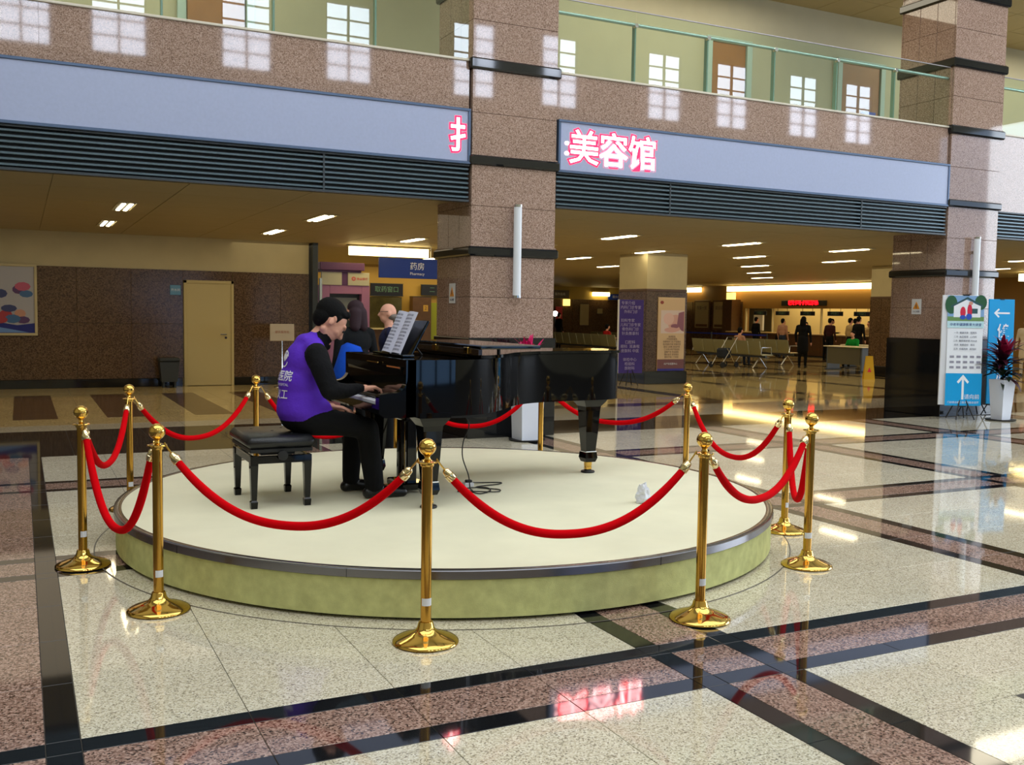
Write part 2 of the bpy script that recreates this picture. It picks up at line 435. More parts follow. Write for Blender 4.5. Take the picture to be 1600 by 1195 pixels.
# ------------------------------------------------------------------ pillars
BANDS = [(2.32, 2.435), (3.455, 3.57), (4.63, 4.765), (5.70, 5.84), (6.80, 6.93)]
def pillar(x0, y0, wx=1.2, wy=1.12, top=7.6, cream_from=None, plinth=1.28, bands=BANDS, G_WALL=G_WALL):
    r = empty('granite_pillar', (x0, y0, 0), kind='structure')
    MB().box(.02, wx-.02, .02, wy-.02, 0, top, M_GROUT).obj('core', r)
    if cream_from:
        MB().box(.01, wx-.01, .01, wy-.01, cream_from, top, M_CREAM).obj('shaft', r)
        MB().box(0, wx, 0, wy, cream_from-.06, cream_from, M_WOOD, .005).obj('trim_strip', r)
    MB().box(-.03, wx+.03, -.03, wy+.03, .0, plinth, G_BLACK, .008).obj('plinth', r)
    lv = [plinth]+[z for b in bands for z in b if z < (cream_from or top)]+[cream_from-.06 if cream_from else top]
    for i in range(0, len(lv)-1, 2):
        z0, z1 = lv[i], lv[i+1]
        rows = [(z0, (z0+z1)/2), ((z0+z1)/2, z1)]
        for (a, b) in rows:
            MB().box(0, wx, 0, .03, a+.002, b-.002, G_WALL, .003).obj('granite_panel', r)
            MB().box(0, wx, wy-.03, wy, a+.002, b-.002, G_WALL, .003).obj('granite_panel', r)
            for k in range(3):
                u0, u1 = .032+(wy-.064)*k/3, .032+(wy-.064)*(k+1)/3
                MB().box(0, .03, u0+.003, u1-.003, a+.002, b-.002, G_WALL, .003).obj('granite_panel', r)
                MB().box(wx-.03, wx, u0+.003, u1-.003, a+.002, b-.002, G_WALL, .003).obj('granite_panel', r)
    for (a, b) in bands:
        if cream_from and b > cream_from: continue
        mb = MB().box(-.045, wx+.045, -.045, wy+.045, a, b, G_BLACK, .02)
        mb.box(-.015, wx+.015, -.015, wy+.015, b, b+.02, G_WALL, .004)
        mb.obj('band', r)
    return r
for x0 in (-3.4, 5.09, 13.61, 22.1): pillar(x0, 11.45)
for x0 in (13.0, 21.3): pillar(x0, 19.2, 1.15, 1.2, 3.05, 2.22, .3, [], G_BACK)

# ------------------------------------------------------------------ front of the gallery: granite parapet, led strip, slats, glass rail
BAYS = [(-2.2, 5.06), (6.31, 13.59), (14.83, 22.08)]
for bi, (x0, x1) in enumerate(BAYS):
    led = bi < 2; zb = 4.13 if led else 3.45
    r = empty('parapet', (0, 0, 0), kind='structure')
    MB().box(x0, x1, 11.53, 11.7, 3.0, 4.72, M_GROUT).obj('core', r)
    n = 6
    for i in range(n):
        a, b = x0+(x1-x0)*i/n, x0+(x1-x0)*(i+1)/n
        MB().box(a+.0006, b-.0006, 11.49, 11.53, zb, 4.715, G_WALL, .0008).obj('granite_panel', r)
    MB().box(x0, x1, 11.47, 11.72, 4.715, 4.745, mat('pale_coping', (216, 206, 186), .3), .006).obj('coping', r)
    # grille of slats
    g = empty('slat_grille', (0, 0, 0), label=['dark grille of horizontal slats under the left led strip', 'dark grille of horizontal slats under the strip with red lettering', 'dark grille of horizontal slats right of the right pillar'][bi], cat='grille', group='slat grilles under the gallery')
    MB().box(x0, x1, 11.52, 11.529, 3.0, 3.44, M_VOID).obj('backing', g)
    for i in range(7):
        z = 3.03+.058*i
        MB().box(x0, x1, 11.475, 11.515, z, z+.026, M_SLAT, .004).obj('slat', g)
    MB().box(x0, x1, 11.46, 11.53, 2.985, 3.012, M_DKGREY).obj('bottom_rail', g)
    MB().box(x0, x1, 11.46, 11.53, 3.425, 3.447, M_DKGREY).obj('top_rail', g)
    for xx in (x0+1.8, x0+5.4): MB().box(xx, xx+.02, 11.47, 11.515, 3.01, 3.43, M_DKGREY).obj('grille_mullion', g)
    if led:
        s = empty('led_display', (0, 0, 0), label=['long blank led strip over the left opening, one red stroke at its right end', 'led strip with red Chinese lettering right of the middle pillar'][bi], cat='display', group='led strips on the gallery front')
        MB().box(x0+.03, x1-.03, 11.44, 11.489, 3.48, 4.10, M_LED, .002).obj('screen', s)
        f = MB()
        f.box(x0, x1, 11.425, 11.489, 4.095, 4.128, M_LEDF, .004); f.box(x0, x1, 11.425, 11.489, 3.448, 3.482, M_LEDF, .004)
        f.box(x0, x0+.035, 11.425, 11.489, 3.482, 4.095, M_LEDF, .004); f.box(x1-.035, x1, 11.425, 11.489, 3.482, 4.095, M_LEDF, .004)
        f.obj('frame', s)
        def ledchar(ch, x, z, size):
            tag(text('character_and_halo', ch, size, M_HALO, facing_y(x, 11.437, z), s, extrude=.001, offset=.026), 'red halo painted behind a lit character')  # larger red copy paints the glow around the bright character
            text('character_and_halo', ch, size, M_LEDW, facing_y(x, 11.434, z), s, extrude=.001, offset=.004)
        if bi == 1:
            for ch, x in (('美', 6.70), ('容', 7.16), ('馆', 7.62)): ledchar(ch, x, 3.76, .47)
            for z in (3.83, 3.70):
                MB().ball((6.44, 11.437, z), (.035, .004, .026), M_LEDW, 10).obj('lit_dot', s)
        else:
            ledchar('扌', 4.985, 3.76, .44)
    # glass rail on top
    gl = empty('glass_balustrade', (0, 0, 0), label=['glass balustrade of the gallery left of the middle pillar', 'glass balustrade of the gallery between the two pillars', 'glass balustrade of the gallery right of the right pillar'][bi], cat='balustrade', group='glass balustrades of the gallery')
    n = 6
    for i in range(n):
        a, b = x0+(x1-x0)*i/n, x0+(x1-x0)*(i+1)/n
        MB().box(a+.006, b-.006, 11.512, 11.524, 4.75, 5.68, M_GLASS).obj('glass_panel', gl)
        if i:
            p = MB().box(a-.012, a+.012, 11.53, 11.60, 4.745, 5.52, mat('green_glass_edge', (120, 150, 134), .2), .003).obj('glass_fin', gl)
            MB().lathe([(.0, -.03), (.03, -.03), (.03, .03), (0, .03)], M_CHROME, 10, M=Matrix.Translation((a, 11.53, 5.50)) @ Matrix.Rotation(PI/2, 4, 'X')).obj('clamp', p)
    MB().tube([(x0, 11.56, 5.52), (x1, 11.56, 5.52)], .025, mat('satin_rail', (190, 206, 200), .25, .6), 10).obj('handrail', gl, smooth=True)
    MB().box(x0, x1, 11.508, 11.528, 5.68, 5.695, mat('top_edge', (205, 200, 205), .15, .5), .002).obj('top_edge', gl)

# gallery beyond the parapet
tag(MB().box(-12, 34, 11.7, 15.2, 3.3, 4.2, M_CEIL).obj('floor_gallery'), kind='structure')
wg = wallbox('wall_gallery', -12, 34, 15.0, 15.2, 4.2, 7.6)
cg = tag(MB().box(-12, 34, 11.6, 15.2, 7.58, 7.8, M_CEIL).obj('ceiling_gallery'), kind='structure')
for i in range(24):
    for j in range(4):
        MB().box(4+.9*i+.006, 4.9+.9*i-.006, 11.6+.86*j+.006, 12.46+.86*j-.006, 7.565, 7.58, M_CEIL, .003).obj('ceiling_panel', cg)
def gdoor(n, x0, x1):
    r = empty('door_%d' % n, (x0, 14.98, 4.2), kind='structure'); wd = x1-x0
    MB().box(0, wd, -.03, .0, 0, 2.43, mat('orange_brown_door', (156, 104, 52), .4, var=.08, vscale=5), .004).obj('door_leaf', r)
    fr = MB(); 
    for a in (-.14, wd+.02): fr.box(a, a+.12, -.06, .01, 0, 2.5, mat('pale_green_frame', (176, 196, 186), .4), .005)
    fr.box(-.14, wd+.14, -.06, .01, 2.43, 2.52, mat('pale_green_frame', (0, 0, 0)), .005)
    fr.obj('door_frame', r)
    MB().ball((.08, -.07, 1.05), .03, M_CHROME, 8).obj('door_handle', r)
gdoor(3, 11.44, 12.2); gdoor(4, 14.62, 15.62); gdoor(5, 2.2, 3.0)
tag(MB().box(15.15, 15.5, 14.9, 14.95, 5.66, 5.74, mat('blue_plate', (70, 80, 180), .4), .003).obj('name_plate'), 'small blue plate on the brown gallery door beside the right pillar', 'sign')

# ------------------------------------------------------------------ hall beneath the gallery: ceiling, walls
ZC = 3.05
ci = tag(MB().box(-6, 34, 11.7, 46.5, ZC+.012, 3.3, M_CEIL).obj('ceiling_inner'), kind='structure')
cp = {}
for i in range(16):
    for j in range(6):
        x0, y0 = -4+1.45*i, 11.75+1.575*j
        MB().box(x0+.004, x0+1.446, y0+.004, y0+1.571, ZC, ZC+.012, M_CEIL, .003).obj('ceiling_panel', ci)
# left back wall
wl = wallbox('wall_back_left', -12, 5.62, 21.27, 21.6, 0, 3.06, m_=M_CREAM)
for i in range(12):
    x0 = -6+1.0*i
    if 3.0 < x0+.5 < 4.0: continue
    x1 = min(x0+1.0, 5.62)
    a, b = x0, x1
    if a <= 3.0 < b: b = 3.0
    if b > 3.99 and a < 3.99: a = 3.99
    if b-a < .05: continue
    for (z0, z1) in ((.17, 1.28), (1.28, 2.38)):
        MB().box(a+.002, b-.002, 21.24, 21.27, z0+.002, z1-.002, G_BACK, .002).obj('granite_panel', wl)
MB().box(3.0, 3.99, 21.24, 21.27, 2.16, 2.378, G_BACK, .002).obj('granite_panel', wl)
for k, (a, b) in enumerate(((-6, 2.98), (4.01, 5.62))):
    tag(MB().box(a, b, 21.215, 21.27, 0, .17, G_BLACK, .004).obj('baseboard_back_left' if k == 0 else 'baseboard_back_right'), kind='structure')
d1 = empty('door_1', (3.03, 21.25, 0), kind='structure')
MD = mat('cream_door', (196, 180, 128), .5)
MB().box(.04, .93, -.03, 0, .01, 2.12, MD, .004).obj('door_leaf', d1)
f = MB(); f.box(-.02, .04, -.045, .02, 0, 2.18, MD, .004); f.box(.93, .985, -.045, .02, 0, 2.18, MD, .004); f.box(-.02, .985, -.045, .02, 2.12, 2.18, MD, .004); f.obj('door_frame', d1)
h = MB().box(.70, .83, -.085, -.07, 1.06, 1.08, M_CHROME, .004); h.box(.81, .83, -.08, -.03, 1.06, 1.08, M_CHROME); h.lathe([(0, 0), (.025, 0), (.025, .015), (0, .015)], M_CHROME, 12, M=Matrix.Translation((.82, -.03, 1.0)) @ Matrix.Rotation(PI/2, 4, 'X')); h.obj('door_handle', d1)
tag(MB().box(5.66, 5.78, 21.1, 21.55, 0, 3.05, M_DKGREY, .005).box(5.8, 5.86, 21.05, 21.12, 0, 2.3, M_CHROME, .004).obj('trim_1'), kind='structure')

# far walls on the right
wf = wallbox('wall_far', 8, 34, 46.0, 46.3, 0, 3.06, m_=mat('olive_paint', (184, 160, 84), .7))
for i in range(10): MB().box(12+1.8*i+.005, 13.8+1.8*i-.005, 45.96, 46.0, 0, 2.4, G_BACK, .004).obj('granite_panel', wf)
wp = wallbox('wall_pharmacy', 8.2, 13.6, 30.0, 30.3, 0, 3.06, m_=mat('yellow_paint', (182, 148, 70), .7))
MY = mat('ochre_wall', (140, 104, 46), .6)
wallbox('wall_counter_left', 30, 30.3, 36.3, 46, 0, 3.06, m_=MY); wallbox('wall_counter_right', 30, 30.3, 20, 28.4, 0, 3.06, m_=MY)
wallbox('trim_2', 30, 30.3, 28.4, 36.3, 2.0, 3.06, m_=MY); wallbox('trim_3', 29.98, 30.3, 28.4, 36.3, 0, .85, m_=M_WOOD)
wallbox('wall_office', 32.3, 32.4, 28, 37, 0, 3.06, m_=mat('lit_office_wall', (232, 206, 140), .7))
wc = bpy.data.objects['wall_counter_left']
for i in range(5): MB().box(29.97, 30, 36.4+1.9*i, 38.25+1.9*i, 0, 2.3, G_BACK, .004).obj('granite_panel', wc)
area('office_lamps', (31.2, 32.4, 2.95), (0, 0, 0), 1.6, 7.5, 85, (1, .84, .5))
area('pharmacy_lamps', (10.5, 29.0, 2.95), (0, 0, 0), 4, .6, 24, (1, .78, .35))

# recessed ceiling lights
lamp0 = None; nth = {}; ORD = ['first', 'second', 'third', 'fourth', 'fifth', 'sixth', 'seventh', 'eighth', 'ninth', 'tenth']
for k in range(10):
    for j in range(9):
        x = 1.37+2.87*k; y = 14.75+3.2*j+(.35 if k > 1 else 0)
        if k <= 1 and j > 1: continue
        if k < 4 and y > 29: continue
        if j > 1 and (k+j) % 2: continue
        if j > 4: continue
        if lamp0 is None:
            t = empty('ceiling_light', (x, y, ZC), cat='lamp', group='recessed ceiling lights', label='recessed twin-tube light in the low ceiling under the gallery')
            MB().box(-.11, .11, 0, 1.2, -.004, 0, M_VOID).obj('housing', t)
            for sx in (-.05, .05): MB().box(sx-.028, sx+.028, .1, 1.1, -.024, -.006, M_TUBE, .006).obj('tube', t)
            f = MB(); f.box(-.13, -.11, -.02, 1.22, -.012, 0, M_CREAM); f.box(.11, .13, -.02, 1.22, -.012, 0, M_CREAM); f.box(-.11, .11, -.02, 0, -.012, 0, M_CREAM); f.box(-.11, .11, 1.2, 1.22, -.012, 0, M_CREAM)
            f.obj('frame', t); lamp0 = t
        else:
            t = copy_tree(lamp0); t.location = (x, y, ZC)
        nth[j] = nth.get(j, 0)+1
        t['label'] = 'recessed ceiling light, %s from the left in the %s row behind the slat grilles' % (ORD[nth[j]-1], ORD[j])
# glowing light bands
def lightband(x0, x1, y0, y1, z0, z1, label):
    t = empty('light_band', ((x0+x1)/2, (y0+y1)/2, z0), label=label, cat='lamp')
    hx, hy = (x1-x0)/2, (y1-y0)/2
    MB().box(-hx, hx, -hy, hy, 0, z1-z0-.04, M_COVE, .01).obj('diffuser', t)
    MB().box(-hx-.03, hx+.03, -hy-.03, hy+.03, z1-z0-.04, z1-z0, M_CREAM).obj('housing', t)
lightband(6.46, 8.3, 21.0, 21.12, 2.82, 3.05, 'long glowing light band above the blue hanging sign')
lightband(29.75, 29.9, 28.3, 37.3, 2.78, 3.05, 'long glowing light band above the service counter')
lightband(29.75, 29.9, 39.4, 41.5, 2.78, 3.05, 'short glowing light band left of the service counter')
lightband(26.9, 27.1, 14.0, 20.0, 2.80, 3.06, 'glowing light band at the right edge behind the cyan arrow sign')
lightband(27.6, 28.6, 45.75, 45.95, 2.60, 2.85, 'faint light band far back left of the inner pillar')

# ------------------------------------------------------------------ platform
pf = empty('round_platform', (CX, CY, 0), label='round stage with cream carpet top, green felt side and steel rim under the piano', cat='platform')
MB().lathe([(0, .02), (PR-.012, .02), (PR-.012, .232), (0, .232)], M_GREEN, 160).obj('side_panel', pf, smooth=True, angle=30)
MB().lathe([(0, .001), (PR-.06, .001), (PR-.06, .03), (0, .03)], M_VOID, 96).obj('recessed_base', pf, smooth=True, angle=30)
MB().lathe([(PR-.05, .2695), (PR-.045, .273), (PR-.006, .273), (PR, .268), (PR, .226), (PR-.006, .222), (PR-.012, .222)], M_STEEL, 160).obj('rim', pf, smooth=True, angle=50)
MB().lathe([(0, .2), (PR-.046, .2), (PR-.046, .268), (PR-.055, .272), (0, .272)], M_FELT, 160).obj('carpet_top', pf, smooth=True, angle=30)
for a in (-2.2, -1.45, -.75, .1, 2.9, 3.6):
    MB().box(PR-.004, PR+.0015, -.001, .001, .222, .27, M_VOID, M=Matrix.Rotation(a, 4, 'Z')).obj('rim_joint', pf)
ZP = .273

# ------------------------------------------------------------------ brass posts and red ropes
POST = dict(A=(.323, 6.568), B=(.759, 8.301), C=(1.942, 9.216), D=(3.359, 9.343), E=(4.651, 8.687), F=(5.421, 7.31),
            G=(5.108, 5.644), H=(4.529, 4.785), I=(3.197, 4.151), J=(1.738, 4.392), K=(.631, 5.427))
PL = dict(A='brass rope post at the far left of the stage, its base left of the platform', B='brass rope post behind the far left one, base hidden by the platform',
          C='brass rope post behind the bench and left of the pianist', D='brass rope post half hidden behind the pianist and the piano leg',
          E='brass rope post behind the piano, right of the white pot', F='brass rope post behind the platform, right of the piano tail',
          G='brass rope post just behind the right edge of the platform', H='brass rope post standing alone at the right edge of the platform',
          I='brass rope post in front of the platform, right of the nearest one', J='nearest brass rope post, in front of the piano', K='brass rope post front left, before the piano bench')
def make_post():
    t = empty('rope_post', (0, 0, 0), cat='post', group='brass rope posts around the stage')
    MB().lathe([(0, 0), (.155, 0), (.162, .006), (.160, .014), (.148, .022), (.12, .034), (.085, .046), (.055, .058), (.042, .074), (.036, .098), (.033, .104), (.0, .104)], M_BRASS, 48).obj('base', t, smooth=True, angle=60)
    MB().lathe([(.0, .09), (.026, .09), (.026, .868), (0, .868)], M_BRASSD, 32).obj('pole', t, smooth=True)
    c = MB().lathe([(.0, .862), (.031, .862), (.033, .868), (.033, .876), (.05, .879), (.052, .883), (.05, .887), (.03, .889), (.016, .897), (.013, .907), (.018, .915), (.0, .918)], M_BRASS, 32)
    c.obj('collar', t, smooth=True)
    MB().ball((0, 0, .955), .0425, M_BRASS, 32).obj('finial', t, smooth=True, angle=180)
    return t
p0 = make_post(); first = True
for k, (x, y) in POST.items():
    t = p0 if first else copy_tree(p0); first = False
    t.location = (x, y, 0); t['label'] = PL[k]
    if k in 'AKJIH':
        a = math.atan2(-y, -x)+{'A': .25, 'K': .15, 'J': -.1, 'I': .55, 'H': .0}[k]
        vs = []; n = 6; z0, z1 = .185, .222
        for i in range(n+1):
            q = a-.75+1.5*i/n; vs += [(.0268*math.cos(q), .0268*math.sin(q), z0), (.0268*math.cos(q), .0268*math.sin(q), z1)]
        MB().add(vs, [(2*i, 2*i+2, 2*i+3, 2*i+1) for i in range(n)], M_WHITE).obj('paper_sticker', t)
RL = [('K', 'J', .37, 'red velvet rope sagging between the front left post and the nearest post'), ('J', 'I', .39, 'red velvet rope sagging right of the nearest post, before the piano'),
      ('I', 'H', .34, 'red velvet rope from the front right post to the lone right post'), ('H', 'G', .54, 'short deep-sagging red rope between the two posts at the right edge'),
      ('G', 'F', .44, 'red velvet rope behind the platform on the right, ending near the piano tail'), ('F', 'E', .31, 'red velvet rope seen behind the piano tail leg'),
      ('E', 'D', .42, 'red velvet rope seen under the piano case, ending by the white pot'), ('D', 'C', .5, 'red velvet rope hidden behind the pianist, short piece seen by his knees'),
      ('C', 'B', .39, 'red velvet rope across the floor behind the bench'), ('B', 'A', .38, 'red velvet rope between the two back left posts'), ('A', 'K', .55, 'deep-sagging red rope at the left edge of the stage')]
for a, b, s, lab in RL:
    A = Vector((*POST[a], .885)); B = Vector((*POST[b], .885)); d = (B-A).normalized()
    t = empty('velvet_rope', tuple((A+B)/2), label=lab, cat='rope', group='red velvet ropes around the stage'); O = Matrix.Translation(-(A+B)/2)
    A0 = A+d*.05; B0 = B-d*.05
    def P(u, s=s):
        q = A0+(B0-A0)*u; z = 1-abs(2*u-1)**2.25
        return q-Vector((0, 0, s*z))
    N_ = 60; us = [i/N_ for i in range(N_+1)]
    L_ = (B0-A0).length; k0 = next(u for u in us if (P(u)-A0).length > .085); 
    rp = [P(k0+(1-2*k0)*i/48) for i in range(49)]
    MB().tube(rp, [.019+.0035*min(1, 8*min(i, 48-i)/48) for i in range(49)], M_ROPE, 14, O).obj('cord', t, smooth=True, angle=80)
    for e, (q0, end) in enumerate(((P(k0), A), (P(1-k0), B))):
        dv = (q0-end).normalized()
        base = q0-(q0-(A0 if e == 0 else B0)).normalized()*.055; dr = (base-q0).normalized()
        MB().tube([q0-dr*.012, q0-dr*.01, q0+dr*.02, q0+dr*.022, q0+dr*.045, q0+dr*.055], [.0225, .0245, .0245, .021, .018, .008], mat('pale_brass', (240, 220, 170), .12, 1.), 14, O).obj('ferrule', t, smooth=True, angle=50)
        hk = end+(Vector((base.x, base.y, end.z))-end).normalized()*.045
        MB().tube([q0+dr*.053, (q0+dr*.06+hk)/2+Vector((0, 0, .004)), hk+Vector((0, 0, .012)), hk+Vector((0, 0, -.004))], .0045, M_BRASS, 6, O).obj('hook', t, smooth=True)

# ------------------------------------------------------------------ grand piano (keyboard towards -X, tail towards +X)
pn = empty('grand_piano', (3.2, 6.75, ZP), label='black lacquered grand piano on the round stage, lid closed, front flap folded back', cat='piano')
OP = Matrix.Translation((-3.2, -6.75, -ZP))
def kp(name, mb, parent=None, **k): return mb.obj(name, parent or pn, **k)
def smoothpoly(pts, n=6):
    out = []; N_ = len(pts)
    for i in range(N_):
        p0_, p1, p2, p3 = [Vector(pts[(i+k) % N_][:2]) for k in (-1, 0, 1, 2)]
        if len(pts[i]) > 2 or len(pts[(i+1) % N_]) > 2:
            out.append(p1[:]); continue
        for j in range(n):
            t = j/n; out.append((.5*((2*p1)+(p2-p0_)*t+(2*p0_-5*p1+4*p2-p3)*t*t+(3*p1-p0_-3*p2+p3)*t**3))[:])
    return out
OUT = [(2.26, 6.10, 1), (2.6, 6.10), (2.85, 6.17), (3.1, 6.38), (3.32, 6.64), (3.6, 6.82), (3.95, 6.88), (4.25, 6.90), (4.44, 6.97), (4.52, 7.13), (4.50, 7.30), (4.38, 7.42), (4.2, 7.45, 1), (2.26, 7.45, 1)]
poly = smoothpoly(OUT)
def grow(poly, d):
    out = []; n = len(poly)
    for i in range(n):
        a, b, c = Vector(poly[i-1]), Vector(poly[i]), Vector(poly[(i+1) % n])
        t = ((b-a).normalized()+(c-b).normalized()).normalized(); nrm = Vector((t.y, -t.x)); out.append((b+nrm*d)[:])
    return out
inn = grow(poly, -.045)
n = len(poly)
mb = MB()
vs = [(p[0], p[1], .905) for p in poly]+[(p[0], p[1], 1.283) for p in poly]+[(p[0], p[1], 1.283) for p in inn]+[(p[0], p[1], .905) for p in inn]
fs = [(a*n+i, a*n+(i+1) % n, ((a+1) % 4)*n+(i+1) % n, ((a+1) % 4)*n+i) for a in range(4) for i in range(n)]
mb.add(vs, fs, M_LACQ, OP); kp('rim_case', mb, smooth=True, angle=35)
mb = MB().prism(inn, .915, .935, M_LACQW, OP)
for yy in (6.4, 6.75, 7.1): mb.box(2.4, 3.0, yy-.03, yy+.03, .86, .915, M_BLACKM, M=OP)
kp('underside', mb)
kp('soundboard', MB().prism(inn, 1.16, 1.17, mat('spruce', (196, 140, 70), .35), OP))
kp('iron_plate', MB().prism(grow(poly, -.09), 1.19, 1.2, mat('gold_plate', (190, 140, 50), .3, .6), OP))
kp('lid_prop_ledge', MB().tube([(2.5, 7.42, 1.26), (3.2, 7.42, 1.26)], .008, M_BLACKM, 6, OP))
lid = [p for p in grow(poly, .018) if p[0] >= 2.84]
i0 = min(range(len(lid)), key=lambda i: lid[i][1] if lid[i][0] < 2.95 else 99)
lid = lid[i0:]+lid[:i0]
lid = [(2.82, 6.15)]+[p for p in lid if p[0] > 2.86]+[(2.82, 7.47)]
mb = MB().prism(lid, 1.287, 1.309, M_LACQ, OP); kp('lid', mb, smooth=True, angle=30)
mb = MB().box(2.80, 3.27, 6.12, 7.47, 1.352, 1.380, M_LACQ, .008, OP)
for xx in (2.86, 3.05):
    for yy in (6.35, 7.3): kp('bumper', MB().lathe([(0, 1.309), (.014, 1.309), (.014, 1.353), (0, 1.353)], M_BLACKM, 8, (xx, yy, 0), OP))
kp('flap_rail', MB().box(2.80, 2.83, 6.15, 7.45, 1.309, 1.353, M_LACQW, .003, OP)); fl = kp('lid_flap', mb)
for yy in (6.3, 6.9, 7.4): MB().box(2.785, 2.80, yy, yy+.07, 1.315, 1.36, M_BRASS, .002, OP).obj('hinge', pn)
mb = MB().box(2.28, 2.80, 6.15, 7.42, 1.262, 1.282, M_LACQ, .006, OP); kp('music_shelf', mb)
mb = MB().box(2.262, 2.29, 6.18, 7.40, 1.235, 1.285, M_LACQ, .008, OP); kp('shelf_front', mb)
# arms (cheeks)
prof = [(2.075, .935), (2.075, 1.045), (2.085, 1.06), (2.13, 1.065), (2.18, 1.068)]
for i in range(9):
    a = -PI/2+PI/2*i/8; prof.append((2.18+.09*math.cos(a), 1.068+.10+.10*math.sin(a)))
prof += [(2.272, 1.283), (2.33, 1.283), (2.33, .905), (2.12, .905)]
for (a, b) in ((6.10, 6.17), (7.38, 7.45)):
    mb = MB().prismY(prof, a, b, M_LACQ, OP); kp('arm', mb, smooth=True, angle=30)
mb = MB().box(2.09, 2.30, 6.17, 7.38, .925, .96, M_LACQ, .004, OP); kp('key_bed', mb)
mb = MB().box(2.08, 2.10, 6.17, 7.38, .935, .988, M_LACQ, .004, OP); kp('key_slip', mb)
for (a, b) in ((6.172, 6.225), (7.325, 7.378)): kp('key_block', MB().box(2.09, 2.25, a, b, .96, 1.02, M_LACQ, .006, OP))
kw = (7.323-6.227)/52
kme = MB().box(0, .15, .0006, kw-.0006, 0, .02, M_IVORY, .001).mesh('white_key'); bme = MB().box(0, .095, 0, .011, 0, .014, M_LACQ, .002).mesh('black_key')
for i in range(52):
    link('white_key', kme, pn, (2.103-3.2, 6.227+i*kw-6.75, .985-ZP))
    if (51-i) % 7 in (1, 3, 4, 6, 0) and i: link('black_key', bme, pn, (2.158-3.2, 6.227+i*kw-.0055-6.75, 1.003-ZP))
fb = [(2.252, 1.0)]
for i in range(7): fb.append((2.245+.02*math.sin(PI*i/6), 1.01+.225*i/6))
fb += [(2.275, 1.236), (2.285, 1.0)]
mb = MB().prismY(fb, 6.175, 7.375, M_LACQ, OP); kp('fallboard', mb, smooth=True, angle=30)
kp('brass_strip', MB().box(2.238, 2.246, 6.62, 6.86, 1.236, 1.246, M_BRASS, .002, OP))  # short brass-coloured strip under the shelf front
kp('amber_reflection', MB().box(2.245, 2.262, 6.19, 6.45, 1.222, 1.234, mat('reflection_amber', (196, 110, 40), .3), .002, OP))  # amber strip stands in for a warm reflection on the lacquer
# music desk leaning back
MDK = OP @ Matrix.Translation((2.44, 0, 1.287)) @ Matrix.Rotation(math.radians(28), 4, 'Y')
kp('music_desk', MB().box(0, .018, 6.52, 7.15, .0, .29, M_LACQ, .006, MDK))
kp('music_ledge', MB().box(2.38, 2.47, 6.5, 7.16, 1.284, 1.3, M_LACQ, .004, OP))
kp('desk_strut', MB().tube([(2.53, 6.8, 1.42), (2.64, 6.8, 1.285)], .007, M_BLACKM, 6, OP))
# legs
def pleg(x, y):
    l = MB()
    def ring(h, z, cx=0, cy=0): return [(x-h, y-h, z), (x+h, y-h, z), (x+h, y+h, z), (x-h, y+h, z)]
    prof_ = [(.112, .93), (.112, .895), (.10, .875), (.072, .835), (.068, .80), (.058, .62), (.045, .452), (.043, .45)]
    vs = []; fs = []
    for (h, z) in prof_: vs += ring(h, z)
    for i in range(len(prof_)-1):
        for k in range(4): fs.append((4*i+k, 4*i+(k+1) % 4, 4*(i+1)+(k+1) % 4, 4*(i+1)+k))
    fs.append((0, 1, 2, 3)); fs.append([4*(len(prof_)-1)+k for k in range(4)])
    l.add(vs, fs, M_LACQ, OP); r = kp('leg', l)
    f_ = MB(); vs = ring(.052, .45)+ring(.058, .40)+ring(.045, .365); f_.add(vs, [(0, 1, 2, 3), (8, 9, 10, 11)]+[(4*i+k, 4*i+(k+1) % 4, 4*(i+1)+(k+1) % 4, 4*(i+1)+k) for i in range(2) for k in range(4)], M_LACQ, OP)
    f_.obj('leg_foot', r)
    MB().box(x-.053, x+.053, y-.053, y+.053, .447, .456, M_CHROME, .002, OP).obj('foot_band', r)
    c = MB().lathe([(0, .325), (.03, .325), (.034, .335), (.034, .366), (0, .366)], M_BRASS, 16, (x, y, 0), OP)
    c.box(x-.03, x+.03, y-.018, y+.018, .295, .326, M_BRASS, .006, OP); c.obj('caster', r, smooth=True)
    MB().lathe([(0, ZP), (.056, ZP), (.06, .279), (.055, .288), (.035, .288), (.03, .297), (0, .297)], M_BLACKM, 20, (x, y, 0), OP).obj('caster_cup', r, smooth=True)
for xy in ((2.47, 6.21), (2.47, 7.32), (4.27, 7.12)): pleg(*xy)
# pedal lyre
mb = MB()
for yy in (6.80, 6.98): mb.box(2.52, 2.60, yy-.022, yy+.022, .345, .93, M_LACQ, .008, OP)
mb.box(2.50, 2.62, 6.76, 7.02, .80, .925, M_LACQ, .01, OP); ly = kp('lyre', mb)
MB().box(2.46, 2.66, 6.72, 7.05, .30, .352, M_LACQ, .01, OP).obj('pedal_box', ly)
for yy in (6.84, 6.89, 6.94):
    MB().tube([(2.56, yy, .35), (2.56, yy, .9)], .004, M_BRASS, 6, OP).obj('pedal_rod', ly)
    MB().box(2.34, 2.47, yy-.012, yy+.012, .312, .32, M_BRASS, .003, OP).obj('pedal', ly)
for yy in (6.76, 7.0): MB().tube([(2.62, yy, .36), (2.80, yy, .90)], .006, M_BRASS, 6, OP).obj('lyre_brace', ly)

